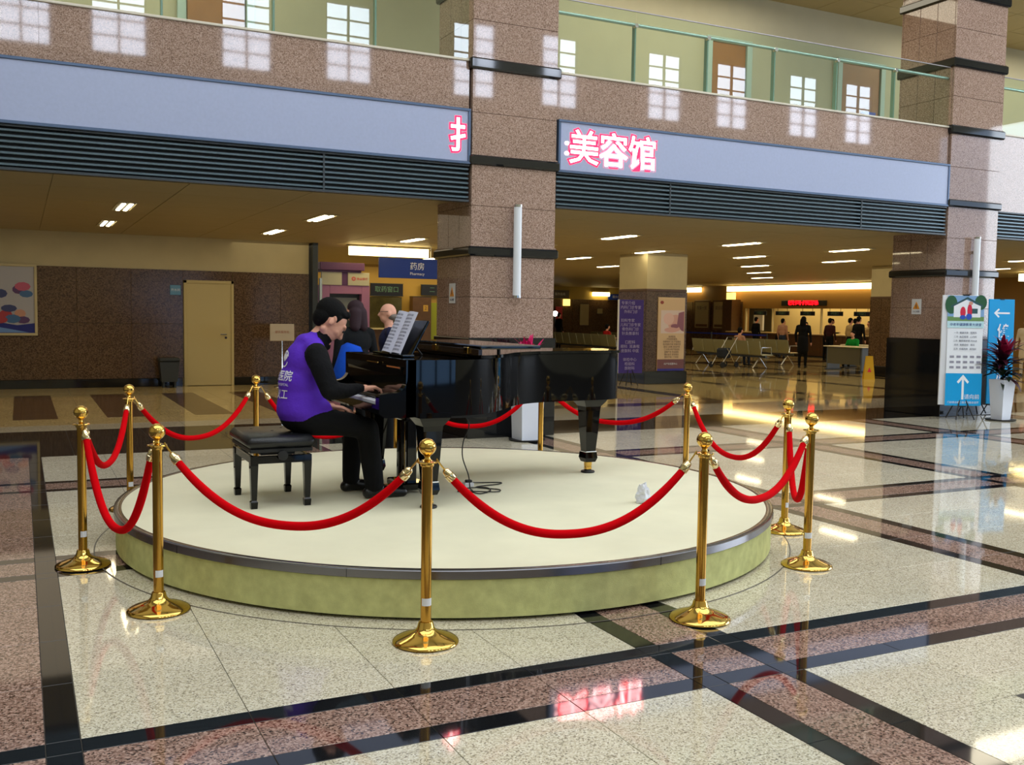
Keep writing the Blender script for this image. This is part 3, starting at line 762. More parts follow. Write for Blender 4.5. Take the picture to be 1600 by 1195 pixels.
# sheet music: two open pages on the desk
sm = empty('sheet_music', (2.42, 6.85, 1.30), label='open white sheets of music standing on the piano desk', cat='sheet music')
MS = Matrix.Rotation(math.radians(24), 4, 'Y')
for (y0, y1, bend) in ((-.20, 0.0, .02), (.0, .21, .03)):
    vs = []; fs = []
    for i in range(7):
        y = y0+(y1-y0)*i/6; dx = -bend*math.sin(PI*i/6)
        vs += [(dx, y, 0), (dx, y, .325)]
    mb = MB().add(vs, [(2*i, 2*i+2, 2*i+3, 2*i+1) for i in range(6)], M_PAPER, MS)
    pg = mb.obj('page', sm, smooth=True)
    lines = MB()
    for r_ in range(11):
        z = .30-.027*r_
        for q in range(3):
            for i in range(1, 5):
                ya, yb_ = y0+(y1-y0)*(i+.1)/6, y0+(y1-y0)*(i+1)/6
                xa, xb = -bend*math.sin(PI*(i+.1)/6)-.0012, -bend*math.sin(PI*(i+1)/6)-.0012
                lines.add([(xa, ya, z-.005*q), (xb, yb_, z-.005*q), (xb, yb_, z-.005*q+.0018), (xa, ya, z-.005*q+.0018)], [(0, 1, 2, 3)], M_INK, MS)
    lines.obj('stave_print', pg)

# ------------------------------------------------------------------ piano bench
bn = empty('piano_bench', (1.56, 6.88, ZP), rz=0.0, label='black padded piano bench with four tapered legs under the pianist', cat='bench')
def kb(name, mb, parent=None, **k): return mb.obj(name, parent or bn, **k)
mb = MB().box(-.235, .225, -.33, .33, .40, .485, M_LEATH, .03); kb('seat_cushion', mb, smooth=True, angle=50)
for (i, j) in ((-.11, -.16), (.1, -.16), (-.11, .16), (.1, .16), (0, 0)): MB().ball((i, j, .484), (.012, .012, .005), M_LEATH, 8).obj('tuft_button', bn)
kb('seat_board', MB().box(-.215, .205, -.31, .31, .375, .402, M_BLACKM, .004))
mb = MB()
mb.box(-.20, .19, -.295, -.27, .30, .352, M_LACQ, .004); mb.box(-.20, .19, .27, .295, .30, .352, M_LACQ, .004); mb.box(-.205, -.18, -.28, .28, .30, .352, M_LACQ, .004); mb.box(.17, .195, -.28, .28, .30, .352, M_LACQ, .004)
mb.box(-.12, .11, -.2, .2, .345, .378, M_BLACKM); kb('apron', mb)
kb('height_knob', MB().lathe([(0, 0), (.03, 0), (.034, .01), (.034, .028), (.0, .032)], M_BLACKM, 16, M=Matrix.Translation((.0, -.30, .355)) @ Matrix.Rotation(PI/2, 4, 'X')), smooth=True)
for sx in (-.185, .175):
    for sy in (-.275, .275):
        vs = []
        prof_ = [(.026, .352), (.026, .29), (.018, .06), (.016, .055), (.024, .045), (.021, .0)]
        for (h, z) in prof_: vs += [(sx-h, sy-h, z), (sx+h, sy-h, z), (sx+h, sy+h, z), (sx-h, sy+h, z)]
        kb('leg', MB().add(vs, [(0, 1, 2, 3), (20, 21, 22, 23)]+[(4*i+k, 4*i+(k+1) % 4, 4*(i+1)+(k+1) % 4, 4*(i+1)+k) for i in range(5) for k in range(4)], M_LACQ))

# cable, adapter and a crumpled bag on the stage
cb = empty('power_cable', (3.0, 6.75, ZP), label='thin black cable hanging from the piano and coiled on the stage', cat='cable')
pts = [(2.93, 6.75, .905), (2.95, 6.75, .86), (3.0, 6.74, .76), (2.955, 6.74, .64), (2.95, 6.74, .52), (3.0, 6.74, .38), (3.01, 6.73, .285), (2.99, 6.65, .279), (2.88, 6.66, .279), (3.0, 6.76, .279), (3.14, 6.74, .279), (3.12, 6.60, .281), (3.0, 6.52, .279), (2.97, 6.6, .283), (3.12, 6.52, .284), (3.2, 6.62, .279), (3.08, 6.78, .279), (3.30, 6.84, .279), (3.34, 6.9, .279), (3.2, 6.95, .279), (3.08, 6.87, .30)]
sp = []
for i in range(len(pts)-1):
    q = [Vector(pts[max(0, min(len(pts)-1, i+k))]) for k in (-1, 0, 1, 2)]
    for j in range(6):
        t = j/6; v = .5*((2*q[1])+(q[2]-q[0])*t+(2*q[0]-5*q[1]+4*q[2]-q[3])*t*t+(3*q[1]-q[0]-3*q[2]+q[3])*t**3); v.z = max(v.z, ZP+.004); sp.append(v)
MB().tube(sp, .0045, M_BLACKM, 6, Matrix.Translation((-3.0, -6.75, -ZP))).obj('cord', cb, smooth=True)
mb = MB().box(-.05, .03, -.03, .03, .0, .035, M_WHITE, .006).box(-.03, .02, -.02, .02, .035, .055, M_BLACKM, .006)
ad = mb.obj('plug_adapter'); ad.location = (3.05, 6.84, ZP); tag(ad, 'small white and black plug adapter on the stage under the piano', 'adapter')
b = bmesh.new(); bmesh.ops.create_icosphere(b, subdivisions=3, radius=1)
for v in b.verts:
    s_ = 1+.18*math.sin(7*v.co.x+3*v.co.y)+.16*math.sin(9*v.co.z+4*v.co.y+1)
    v.co = Vector((v.co.x*.045*s_*(1-.35*v.co.z), v.co.y*.05*s_*(1-.3*v.co.z), max(v.co.z*.075*s_+.062, 0)))
me = bpy.data.meshes.new('crumpled_bag'); b.to_mesh(me); b.free(); me.materials.append(mat('thin_plastic', (226, 228, 236), .3))
tag(link('crumpled_bag', me, loc=(3.94, 5.80, ZP)), 'small crumpled white plastic bag on the right part of the stage', 'bag')

# ------------------------------------------------------------------ people
def cap_sdf(P_, a, b, ra, rb):
    import numpy as np
    ab = b-a; L2 = max(float(ab@ab), 1e-9); t = np.clip(((P_-a)@ab)/L2, 0, 1)
    return np.linalg.norm(P_-(a+t[:, None]*ab), axis=1)-(ra+(rb-ra)*t)
def remeshed(name, prims, voxel, smooth_it=4, soft=(), soft_it=40):
    """union of tapered capsules ('c', a, b, ra, rb, mat) and ellipsoids ('e', centre, radii, rotation, mat) as ONE continuous skin"""
    import numpy as np
    mb = MB()
    for p in prims:
        if p[0] == 'c':
            a, b_ = Vector(p[1]), Vector(p[2]); ra, rb = p[3], p[4]; d = b_-a; L_ = d.length
            if L_ < 1e-5: mb.ball(a, ra, p[5], 16); continue
            q = d.to_track_quat('Z', 'Y').to_matrix().to_4x4(); pr = []
            for i in range(7): t = PI/2*i/6; pr.append((ra*math.sin(t), -ra*math.cos(t)))
            for i in range(1, 7): t = PI/2*i/6; pr.append((rb*math.cos(t), L_+rb*math.sin(t)))
            pr[-1] = (0, L_+rb)
            mb.lathe(pr, p[5], 18, M=Matrix.Translation(a) @ q)
        else:
            mb.ball((0, 0, 0), 1.0, p[4], 24, M=Matrix.Translation(p[1]) @ Euler(p[3]).to_matrix().to_4x4() @ Matrix.Diagonal((*p[2], 1)))
    o = mb.obj('tmp'); md_ = o.modifiers.new('r', 'REMESH'); md_.mode = 'VOXEL'; md_.voxel_size = voxel
    sm_ = o.modifiers.new('s', 'SMOOTH'); sm_.iterations = smooth_it; sm_.factor = .5
    dg = bpy.context.evaluated_depsgraph_get(); dg.update()
    me = bpy.data.meshes.new_from_object(o.evaluated_get(dg)); me.name = name
    bpy.data.objects.remove(o)
    me.materials.clear(); mats = []
    for p in prims:
        if p[-1] not in mats: mats.append(p[-1]); me.materials.append(p[-1])
    nf = len(me.polygons); c = np.empty(nf*3); me.polygons.foreach_get('center', c); c = c.reshape(-1, 3)
    best = np.full(nf, 1e9); idx = np.zeros(nf, int)
    for p in prims:
        if p[0] == 'c': d = cap_sdf(c, np.array(p[1], float), np.array(p[2], float), p[3], p[4])
        else:
            R_ = np.array(Euler(p[3]).to_matrix()); q = (c-np.array(p[1], float))@R_; d = (np.linalg.norm(q/np.array(p[2]), axis=1)-1)*min(p[2])
        m_ = d < best; best[m_] = d[m_]; idx[m_] = mats.index(p[-1])
    me.polygons.foreach_set('material_index', idx.astype('int32')); me.polygons.foreach_set('use_smooth', [True]*nf)
    if soft:          # cloth is smoothed further than skin, so limbs and trunk flow into each other
        nv = len(me.vertices); co = np.empty(nv*3); me.vertices.foreach_get('co', co); co = co.reshape(-1, 3)
        ne = len(me.edges); e = np.empty(ne*2, 'int32'); me.edges.foreach_get('vertices', e); e = e.reshape(-1, 2)
        nl = len(me.loops); lv = np.empty(nl, 'int32'); me.loops.foreach_get('vertex_index', lv)
        lt = np.empty(nf, 'int32'); me.polygons.foreach_get('loop_total', lt); pm = np.repeat(idx, lt)
        ok = [i for i, m_ in enumerate(mats) if m_.name in soft]
        free = np.ones(nv, bool); free[lv[~np.isin(pm, ok)]] = False
        w_ = np.zeros(nv); 
        for it in range(5):                    # fade in away from skin and shoes
            f_ = free.astype(float) if it == 0 else w_
            acc = np.zeros(nv); cnt_ = np.zeros(nv)
            for a_, b_ in ((0, 1), (1, 0)): np.add.at(acc, e[:, a_], f_[e[:, b_]]); np.add.at(cnt_, e[:, a_], 1)
            w_ = np.where(free, np.minimum(f_, acc/np.maximum(cnt_, 1)), 0)
        for it in range(soft_it):
            acc = np.zeros((nv, 3))
            for a_, b_ in ((0, 1), (1, 0)): np.add.at(acc, e[:, a_], co[e[:, b_]])
            mv = (acc/np.maximum(cnt_, 1)[:, None]-co)*w_[:, None]*.6
            co = co+mv
        me.vertices.foreach_set('co', co.ravel())
    me.update(); return me

# --- the pianist
Yc = 6.80
V, S, K_, T, W = M_VEST, M_SHIRT, M_SKIN, M_PANTS, M_SHOE
HC = Vector((1.947, Yc-.01, 1.523)); tilt = math.radians(45)
HF = Vector((math.cos(tilt), 0, -math.sin(tilt))); HU = Vector((math.sin(tilt), 0, math.cos(tilt)))
hs = 1.13
def H(f, s, u): return tuple(HC+HF*(f*hs)+Vector((0, s*hs, 0))+HU*(u*hs))
hr = (0, tilt, 0)
pr = [
 ('e', (1.735, Yc, .842), (.135, .17, .09), (0, 0, 0), T), ('e', (1.732, Yc, .905), (.158, .200, .112), (0, .0, 0), V),
 ('e', (1.742, Yc, .94), (.166, .195, .115), (0, .04, 0), V), ('e', (1.75, Yc, .985), (.165, .188, .14), (0, .05, 0), V), ('c', (1.74, Yc-.11, .900), (1.87, Yc-.11, .925), .085, .062, V), ('c', (1.74, Yc+.11, .900), (1.87, Yc+.11, .925), .085, .062, V),
 ('e', (1.74, Yc, 1.10), (.153, .18, .17), (0, .12, 0), V),
 ('e', (1.775, Yc, 1.24), (.148, .195, .17), (0, .3, 0), V),
 ('c', (1.80, Yc-.15, 1.335), (1.80, Yc+.15, 1.335), .072, .072, V),
 ('e', (1.80, Yc, 1.36), (.10, .15, .075), (0, .5, 0), V),
 ('c', (1.83, Yc, 1.375), (1.865, Yc, 1.40), .078, .072, V),
 ('c', (1.868, Yc, 1.395), (1.915, Yc, 1.44), .076, .071, S),
 ('c', (1.90, Yc, 1.37), (1.93, Yc, 1.345), .045, .03, S),
 ('c', (1.86, Yc, 1.42), (1.925, Yc, 1.49), .058, .056, K_),
 # right arm (near): shoulder, elbow, wrist
 ('c', (1.80, 6.595, 1.30), (1.815, 6.545, 1.22), .080, .078, S),
 ('c', (1.815, 6.545, 1.22), (1.86, 6.49, 1.06), .078, .066, S),
 ('c', (1.86, 6.49, 1.06), (1.98, 6.52, 1.055), .066, .055, S),
 ('c', (1.98, 6.52, 1.055), (2.085, 6.565, 1.068), .053, .040, S),
 # left arm (far)
 ('c', (1.80, 7.005, 1.30), (1.83, 7.05, 1.16), .078, .068, S),
 ('c', (1.83, 7.05, 1.16), (1.86, 7.07, 1.03), .068, .058, S),
 ('c', (1.86, 7.07, 1.03), (1.915, 6.86, .945), .056, .042, S),
 # thighs, shins
 ('c', (1.78, 6.70, .832), (2.02, 6.665, .812), .098, .088, T), ('c', (2.02, 6.665, .812), (2.18, 6.66, .775), .088, .080, T),
 ('c', (2.18, 6.66, .775), (2.205, 6.665, .60), .082, .080, T), ('c', (2.205, 6.665, .60), (2.235, 6.67, .385), .080, .072, T),
 ('c', (1.78, 6.92, .832), (2.04, 6.955, .812), .098, .088, T), ('c', (2.04, 6.955, .812), (2.19, 6.97, .77), .088, .08, T),
 ('c', (2.19, 6.97, .78), (2.17, 6.975, .60), .082, .076, T), ('c', (2.17, 6.975, .60), (2.16, 6.98, .385), .076, .066, T),
 # shoes
 ('c', (2.19, 6.67, .315), (2.29, 6.67, .322), .040, .046, W), ('c', (2.29, 6.67, .322), (2.45, 6.665, .305), .046, .034, W),
 ('c', (2.12, 6.98, .315), (2.20, 6.98, .322), .040, .046, W), ('c', (2.20, 6.98, .322), (2.36, 6.975, .305), .046, .034, W),
 # head
 ('e', H(-.012, 0, .02), (.103*hs, .078*hs, .098*hs), hr, K_), ('e', H(.03, 0, -.04), (.072*hs, .062*hs, .085*hs), hr, K_),
 ('e', H(.032, 0, -.015), (.078*hs, .067*hs, .088*hs), hr, K_), ('c', H(.045, 0, -.098), H(.076, 0, -.104), .036*hs, .024*hs, K_), ('c', H(-.01, -.045, -.07), H(.055, -.02, -.10), .022*hs, .02*hs, K_), ('c', H(-.01, .045, -.07), H(.055, .02, -.10), .022*hs, .02*hs, K_),
 ('c', H(.095, 0, .012), H(.116, 0, -.026), .011*hs, .015*hs, K_), ('c', H(.104, -.013, -.032), H(.104, .013, -.032), .009*hs, .009*hs, K_),
 ('c', H(.080, -.042, .032), H(.094, -.012, .028), .013*hs, .012*hs, K_), ('c', H(.080, .042, .032), H(.094, .012, .028), .013*hs, .012*hs, K_),
 ('c', H(.058, -.046, -.03), H(.078, -.03, -.035), .021*hs, .020*hs, K_), ('c', H(.058, .046, -.03), H(.078, .03, -.035), .021*hs, .020*hs, K_),
 ('c', H(.090, -.020, -.061), H(.090, .020, -.061), .0085*hs, .0085*hs, M_LIP), ('c', H(.087, -.016, -.071), H(.087, .016, -.071), .009*hs, .009*hs, M_LIP),
 ('e', H(-.008, -.077, -.002), (.017*hs, .009*hs, .032*hs), (0, tilt+.1, .25), K_), ('e', H(-.008, .077, -.002), (.017*hs, .009*hs, .032*hs), (0, tilt+.1, -.25), K_),
 ('c', H(.004, -.082, .012), H(-.014, -.084, .026), .006*hs, .007*hs, K_), ('c', H(.004, .082, .012), H(-.014, .084, .026), .006*hs, .007*hs, K_),
]
def hand(w0, dirf, side, up_, sgn, curl, spread=.018, sc=1.08):
    """palm + five bent fingers; w0 wrist, dirf finger direction, side towards the little finger, up_ back of the hand"""
    w0, f, s_, u = Vector(w0), Vector(dirf).normalized(), Vector(side).normalized(), Vector(up_).normalized()
    out = [('c', tuple(w0-f*.03), tuple(w0+f*.02), .027, .026, K_)]
    for k, o_ in enumerate((-.030, -.011, .009, .028)):
        kn = w0+f*(.088, .092, .086, .078)[k]*sc+s_*o_*sc
        out.append(('c', tuple(w0+f*.012+s_*o_*.6), tuple(kn), .0165, .0125, K_))
        ln = [(.044, .026, .022), (.048, .03, .024), (.045, .028, .023), (.036, .022, .02)][k]
        p_ = kn; a_ = .15
        for q in range(3):
            a_ += curl[q]; dv = f*math.cos(a_)-u*math.sin(a_)+s_*(o_*2.2)
            nx = p_+dv.normalized()*ln[q]*sc; out.append(('c', tuple(p_), tuple(nx), (.0098, .009, .0082)[q]*sc, (.009, .0082, .007)[q]*sc, K_)); p_ = nx
    t0 = w0+f*.022-s_*.028; t1 = t0+f*.034-s_*.030-u*.012; t2 = t1+f*.030-s_*.008-u*.012; t3 = t2+f*.024-u*.006
    out += [('c', tuple(t0), tuple(t1), .017, .0125, K_), ('c', tuple(t1), tuple(t2), .0115, .0100, K_), ('c', tuple(t2), tuple(t3), .0098, .008, K_)]
    return out
pr += hand((2.115, 6.575, 1.066), (.97, .1, .06), (.1, -1, 0), (-.05, 0, 1), 1, (.35, .55, .5))
pr += hand((1.945, 6.80, .925), (.97, -.22, -.12), (-.22, -.97, 0), (.1, .0, 1), 1, (.12, .3, .3))
me = remeshed('person', pr, .0048, 5, soft=('purple_vest_cloth', 'black_fleece', 'black_trouser'), soft_it=60)
pianist = link('person', me)
tag(pianist, 'seated man in a purple vest over black clothes playing the piano, head bowed', 'person')
def sub(name, prims, vox=.006, it=4): return link(name, remeshed(name, prims, vox, it), pianist)
# hair: cap over top, back and sides of the head with a fringe swept to the front
HA = M_HAIR
sub('hair', [('e', H(-.034, 0, .046), (.104*hs, .084*hs, .090*hs), hr, HA), ('e', H(-.052, 0, .0), (.065*hs, .075*hs, .080*hs), hr, HA),
             ('c', H(.040, -.030, .096), H(.040, .030, .096), .026*hs, .026*hs, HA), ('c', H(.004, -.052, .074), H(.034, -.040, .084), .026*hs, .020*hs, HA), ('c', H(.004, .052, .074), H(.034, .040, .084), .026*hs, .020*hs, HA),
             ('c', H(.012, -.071, .045), H(.016, -.073, .014), .013*hs, .007*hs, HA), ('c', H(.012, .071, .045), H(.016, .073, .014), .013*hs, .007*hs, HA),
             ('c', H(-.056, -.03, -.045), H(-.056, .03, -.045), .027*hs, .027*hs, HA)], .005, 4)
for s_ in (-1, 1):
    br = MB(); br.tube([H(.088, s_*.045, .036), H(.097, s_*.032, .042), H(.101, s_*.015, .038)], [.002, .0035, .002], M_HAIR, 6); br.obj('eyebrow', pianist)
for s_ in (-1, 1): MB().ball(H(.092, s_*.031, .006), .0105*hs, mat('eye_dark', (40, 30, 28), .2), 12).obj('eye', pianist)
# print on the back of the vest
bvh = BVHTree.FromObject(pianist, bpy.context.evaluated_depsgraph_get())
M_PRINT = mat('white_print', (236, 232, 246), .6)
def on_back(name, me, cy, cz, rx):
    """wrap flat lettering (local x to the right, y up) on the back of the vest, seen from behind-right"""
    b = bmesh.new(); b.from_mesh(me)
    for _ in range(2): bmesh.ops.subdivide_edges(b, edges=[e for e in b.edges if e.calc_length() > .012], cuts=1)
    bmesh.ops.triangulate(b, faces=b.faces); d = Vector((math.cos(rx), math.sin(rx), 0)); side = Vector((math.sin(rx), -math.cos(rx), 0))
    miss = []
    for v in b.verts:
        o_ = Vector((1.74, Yc, 0))+side*(cy+v.co.x)-d*.6+Vector((0, 0, cz+v.co.y)); h_ = bvh.ray_cast(o_, d)
        if h_[0] is None: miss.append(v); continue
        v.co = h_[0]+h_[1]*.0035
    bmesh.ops.delete(b, geom=miss, context='VERTS')
    b.to_mesh(me); b.free(); return link(name, me, pianist)
RX = math.radians(28)
logo = MB()
for a in (-.6, 0, .6):
    pts_ = [(math.sin(a)*.012, .0), (math.sin(a-.35)*.05, math.cos(a-.35)*.045), (math.sin(a)*.078, math.cos(a)*.078), (math.sin(a+.35)*.05, math.cos(a+.35)*.045)]
    logo.add([(x, y, 0) for x, y in pts_], [(0, 1, 2, 3)], M_PRINT)
rg = []; 
for i in range(19):
    a = math.radians(-160+320*i/18-90+180); rg += [(.058*math.sin(a+PI), .018+.058*math.cos(a+PI), 0), (.048*math.sin(a+PI), .018+.048*math.cos(a+PI), 0)]
logo.add(rg, [(2*i, 2*i+2, 2*i+3, 2*i+1) for i in range(18)], M_PRINT)
on_back('flower_logo', logo.mesh('flower_logo'), -.045, 1.245, RX)
I4 = Matrix.Identity(4)
on_back('vest_lettering', textmesh('人民医院', .075, M_PRINT, I4, extrude=0, offset=.001), -.075, 1.145, RX)
on_back('vest_small_lettering', textmesh("PEOPLE'S HOSPITAL", .026, M_PRINT, I4, extrude=0), -.065, 1.09, RX)
on_back('vest_lower_lettering', textmesh('志愿义工', .075, M_PRINT, I4, extrude=0, offset=.001), -.105, 1.02, RX)

# --- other people: simple standing / sitting figures, facing +Y locally
def person(x, y, rz, h, top, legs, hair, label, pose='stand', hairlen=0, skirt=False, vox=.014, sleeve=None, bald=False, z0=0., group=None, armb=0.):
    k = h/1.7; sl = sleeve or top
    def s(*p): return tuple(v*k for v in p)
    P_ = []
    if pose == 'sit':
        hz = .50; dz = hz-.88
        P_ += [('c', s(-.10, .0, .52), s(-.11, .40, .50), .085*k, .07*k, legs), ('c', s(.10, .0, .52), s(.11, .40, .50), .085*k, .07*k, legs),
               ('c', s(-.11, .40, .50), s(-.11, .42, .1), .062*k, .045*k, legs), ('c', s(.11, .40, .50), s(.11, .42, .1), .062*k, .045*k, legs),
               ('c', s(-.11, .42, .045), s(-.11, .56, .035), .045*k, .035*k, M_SHOE), ('c', s(.11, .42, .045), s(.11, .56, .035), .045*k, .035*k, M_SHOE)]
    else:
        dz = 0
        P_ += [('c', s(-.085, 0, .88), s(-.10, .01, .48), .09*k, .062*k, legs), ('c', s(-.10, .01, .48), s(-.10, -.01, .09), .062*k, .046*k, legs),
               ('c', s(.085, 0, .88), s(.10, .01, .48), .09*k, .062*k, legs), ('c', s(.10, .01, .48), s(.10, -.01, .09), .062*k, .046*k, legs),
               ('c', s(-.10, -.03, .045), s(-.11, .12, .033), .043*k, .033*k, M_SHOE), ('c', s(.10, -.03, .045), s(.11, .12, .033), .043*k, .033*k, M_SHOE)]
        if skirt: P_.append(('c', s(0, 0, .95), s(0, 0, .62), .17*k, .19*k, top))
    lean = .16 if pose == 'lean' else (.05 if pose == 'sit' else .0)
    P_ += [('e', s(0, 0, .93+dz), (.165*k, .115*k, .13*k), (0, 0, 0), legs if not skirt else top), ('e', s(0, lean*.4, 1.12+dz), (.16*k, .115*k, .20*k), (-lean, 0, 0), top), ('e', s(0, lean*.8, 1.28+dz), (.19*k, .12*k, .16*k), (-lean, 0, 0), top),
           ('c', s(-.15, lean, 1.38+dz), s(.15, lean, 1.38+dz), .058*k, .058*k, top), ('c', s(0, lean, 1.40+dz), s(0, lean*1.3+.01, 1.50+dz), .052*k, .05*k, M_SKIN)]
    hy = lean*1.6+.015
    P_ += [('e', s(0, hy, 1.60+dz), (.073*k, .09*k, .095*k), (0, 0, 0), M_SKIN), ('e', s(0, hy+.03, 1.545+dz), (.055*k, .06*k, .065*k), (0, 0, 0), M_SKIN), ('c', s(0, hy+.09, 1.595+dz), s(0, hy+.105, 1.57+dz), .010*k, .014*k, M_SKIN),
           ('e', s(-.073, hy-.005, 1.585+dz), (.012*k, .02*k, .03*k), (0, 0, 0), M_SKIN), ('e', s(.073, hy-.005, 1.585+dz), (.012*k, .02*k, .03*k), (0, 0, 0), M_SKIN)]
    for sg in (-1, 1):
        if pose in ('lean', 'sit') or armb: el, wr = (sg*.24, lean+.07+armb*.1, 1.13+dz), (sg*.16, lean+.30, 1.14+dz+armb)
        else: el, wr = (sg*.245, -.02, 1.12+dz), (sg*.245, .06, .86+dz)
        P_ += [('c', s(sg*.19, lean, 1.37+dz), s(*el), .055*k, .045*k, sl), ('c', s(*el), s(*wr), .045*k, .033*k, sl)]
        w_, e_ = Vector(s(*wr)), Vector(s(*el)); d = (w_-e_).normalized()
        P_.append(('c', tuple(w_), tuple(w_+d*.07*k), .028*k, .03*k, M_SKIN))
        for q in range(4):
            o_ = Vector((.0, 0, 0))+d.cross(Vector((1, 0, 0))).normalized()*(.024-.016*q)*k if abs(d.x) < .9 else Vector((0, 0, 0))
            P_.append(('c', tuple(w_+d*.08*k+o_), tuple(w_+d*(.135 if q in (1, 2) else .12)*k+o_), .010*k, .008*k, M_SKIN))
        P_.append(('c', tuple(w_+d*.03*k), tuple(w_+d*.08*k+Vector((-sg*.03*k, .02*k, 0))), .013*k, .010*k, M_SKIN))
    o = link('person', remeshed('person', P_, vox, 3), loc=(x, y, z0)); o.rotation_euler = (0, 0, rz)
    tag(o, label, 'person', group)
    if not bald:
        hp = [('e', s(0, hy-.02, 1.635+dz), (.083*k, .095*k, .082*k), (0, 0, 0), hair), ('e', s(0, hy-.045, 1.59+dz), (.08*k, .07*k, .09*k), (0, 0, 0), hair)]
        if hairlen:
            hp.append(('c', s(-.03, hy-.06, 1.58+dz), s(-.05, hy-.075, 1.58+dz-hairlen), .07*k, .055*k, hair)); hp.append(('c', s(.03, hy-.06, 1.58+dz), s(.05, hy-.075, 1.58+dz-hairlen), .07*k, .055*k, hair))
    else: hp = [('e', s(0, hy-.035, 1.555+dz), (.074*k, .070*k, .045*k), (0, 0, 0), hair)]
    h_ = link('hair', remeshed('hair', hp, vox, 2), o)
    return o
def cloth(name, rgb): return mat(name, rgb, .85, 0, .2, bump=.4, bscale=25)
Cn = cloth('navy_cloth', (30, 34, 62)); Cb = cloth('blue_cloth', (16, 74, 190)); Ck = cloth('black_cloth', (14, 16, 18)); Cg = cloth('olive_cloth', (64, 62, 46)); Cm = cloth('maroon_cloth', (56, 26, 28))
Cw = cloth('cream_cloth', (196, 168, 120)); Cgn = cloth('green_cloth', (20, 150, 60)); Cp = cloth('pink_cloth', (186, 140, 116)); Cj = cloth('jeans_cloth', (44, 54, 76)); Cr = cloth('red_cloth', (170, 30, 28)); Cwh = cloth('white_coat_cloth', (208, 200, 190))
Hr = mat('plum_hair', (40, 14, 24), .8); Hg = mat('grey_hair', (110, 100, 92), .7); Hb = M_HAIR
bm_ = person(3.60, 10.25, math.radians(75), 1.69, Cn, Ck, Hg, 'bald man in a dark navy jacket standing behind the piano keyboard', bald=True, vox=.010, hairlen=0)
MB().tube([(-.072, .0, 1.60), (-.075, .095, 1.598), (-.02, .118, 1.592), (.02, .118, 1.592), (.075, .095, 1.598), (.072, .0, 1.60)], .003, M_BLACKM, 6).obj('glasses', bm_)
person(3.12, 9.95, math.radians(20), 1.70, Ck, Ck, Hr, 'woman with dark plum hair in black clothes standing behind the pianist', hairlen=.14, vox=.010)
bag = MB().box(-.11, .11, -.09, .09, 0, .40, Cb, .05); bo = bag.obj('shoulder_bag', smooth=True, angle=60); bo.location = (2.90, 9.70, .88); bo.rotation_euler = (.1, .3, .2); tag(bo, 'bright blue shoulder bag on the woman standing behind the pianist', 'bag')
person(22.35, 24.13, math.radians(-60), 1.64, Ck, Ck, Hb, 'woman in a long black coat standing on the open floor left of the white table', hairlen=.14, skirt=True, vox=.018)
Q = [(27.6, 32.6, 1.60, Ck, Hb, 'stand', 'dark-clothed person at the left end of the counter beside the brown pillar'), (27.3, 30.9, 1.50, Ck, Hb, 'lean', 'person in black leaning on the counter, left of the pair near the black-coated woman'),
     (26.9, 30.2, 1.56, Cp, Hb, 'stand', 'person in a pale pinkish top just left of the black-coated woman'), (27.2, 28.15, 1.58, Cg, Hb, 'lean', 'person in an olive coat leaning on the counter, left of the queue'),
     (26.9, 27.65, 1.60, Cm, Hb, 'stand', 'person in a dark maroon coat in the middle of the queue'), (27.6, 27.1, 1.60, Ck, Hb, 'stand', 'person in black half hidden behind the maroon coat'),
     (27.1, 26.85, 1.62, Cw, Hb, 'stand', 'person in a cream coat in the queue, seen from behind'), (26.8, 26.15, 1.68, Ck, Hb, 'stand', 'broad person in a black coat at the right end of the queue')]
for (x, y, h, top, hr_, ps, lab) in Q: person(x, y, math.radians(-85+random.uniform(-20, 20)), h, top, Ck if top is not Cp else Cj, hr_, lab, ps, vox=.022)
person(31.0, 29.7, math.radians(90), 1.5, Cw, Ck, Hb, 'clerk behind the counter at its right end, only head and shoulders showing', 'stand', vox=.022)
person(31.0, 33.3, math.radians(90), 1.42, Cm, Ck, Hb, 'clerk behind the counter left of the middle, only the head showing', 'stand', vox=.022)
person(23.9, 23.5, math.radians(100), 1.55, Cgn, Ck, Hb, 'person in a green shirt seated at the white table', 'sit', vox=.020)
person(20.95, 25.6, math.radians(-85), 1.62, Cp, Cj, Hb, 'person in a beige top seated in the chair row beside the pushchair', 'sit', vox=.020)
person(20.1, 32.4, math.radians(-88), 1.6, Cr, Ck, Hb, 'person in a red jacket seated in the far chair row', 'sit', vox=.022)
person(26.3, 19.2, math.radians(110), 1.66, Cwh, Cwh, Hb, 'person in a white coat at the right edge of the picture', 'stand', skirt=True, vox=.020)
person(22.0, 39.5, math.radians(-85), 1.66, Ck, Ck, Hb, 'dark figure far back just right of the middle pillar', 'stand', vox=.022)

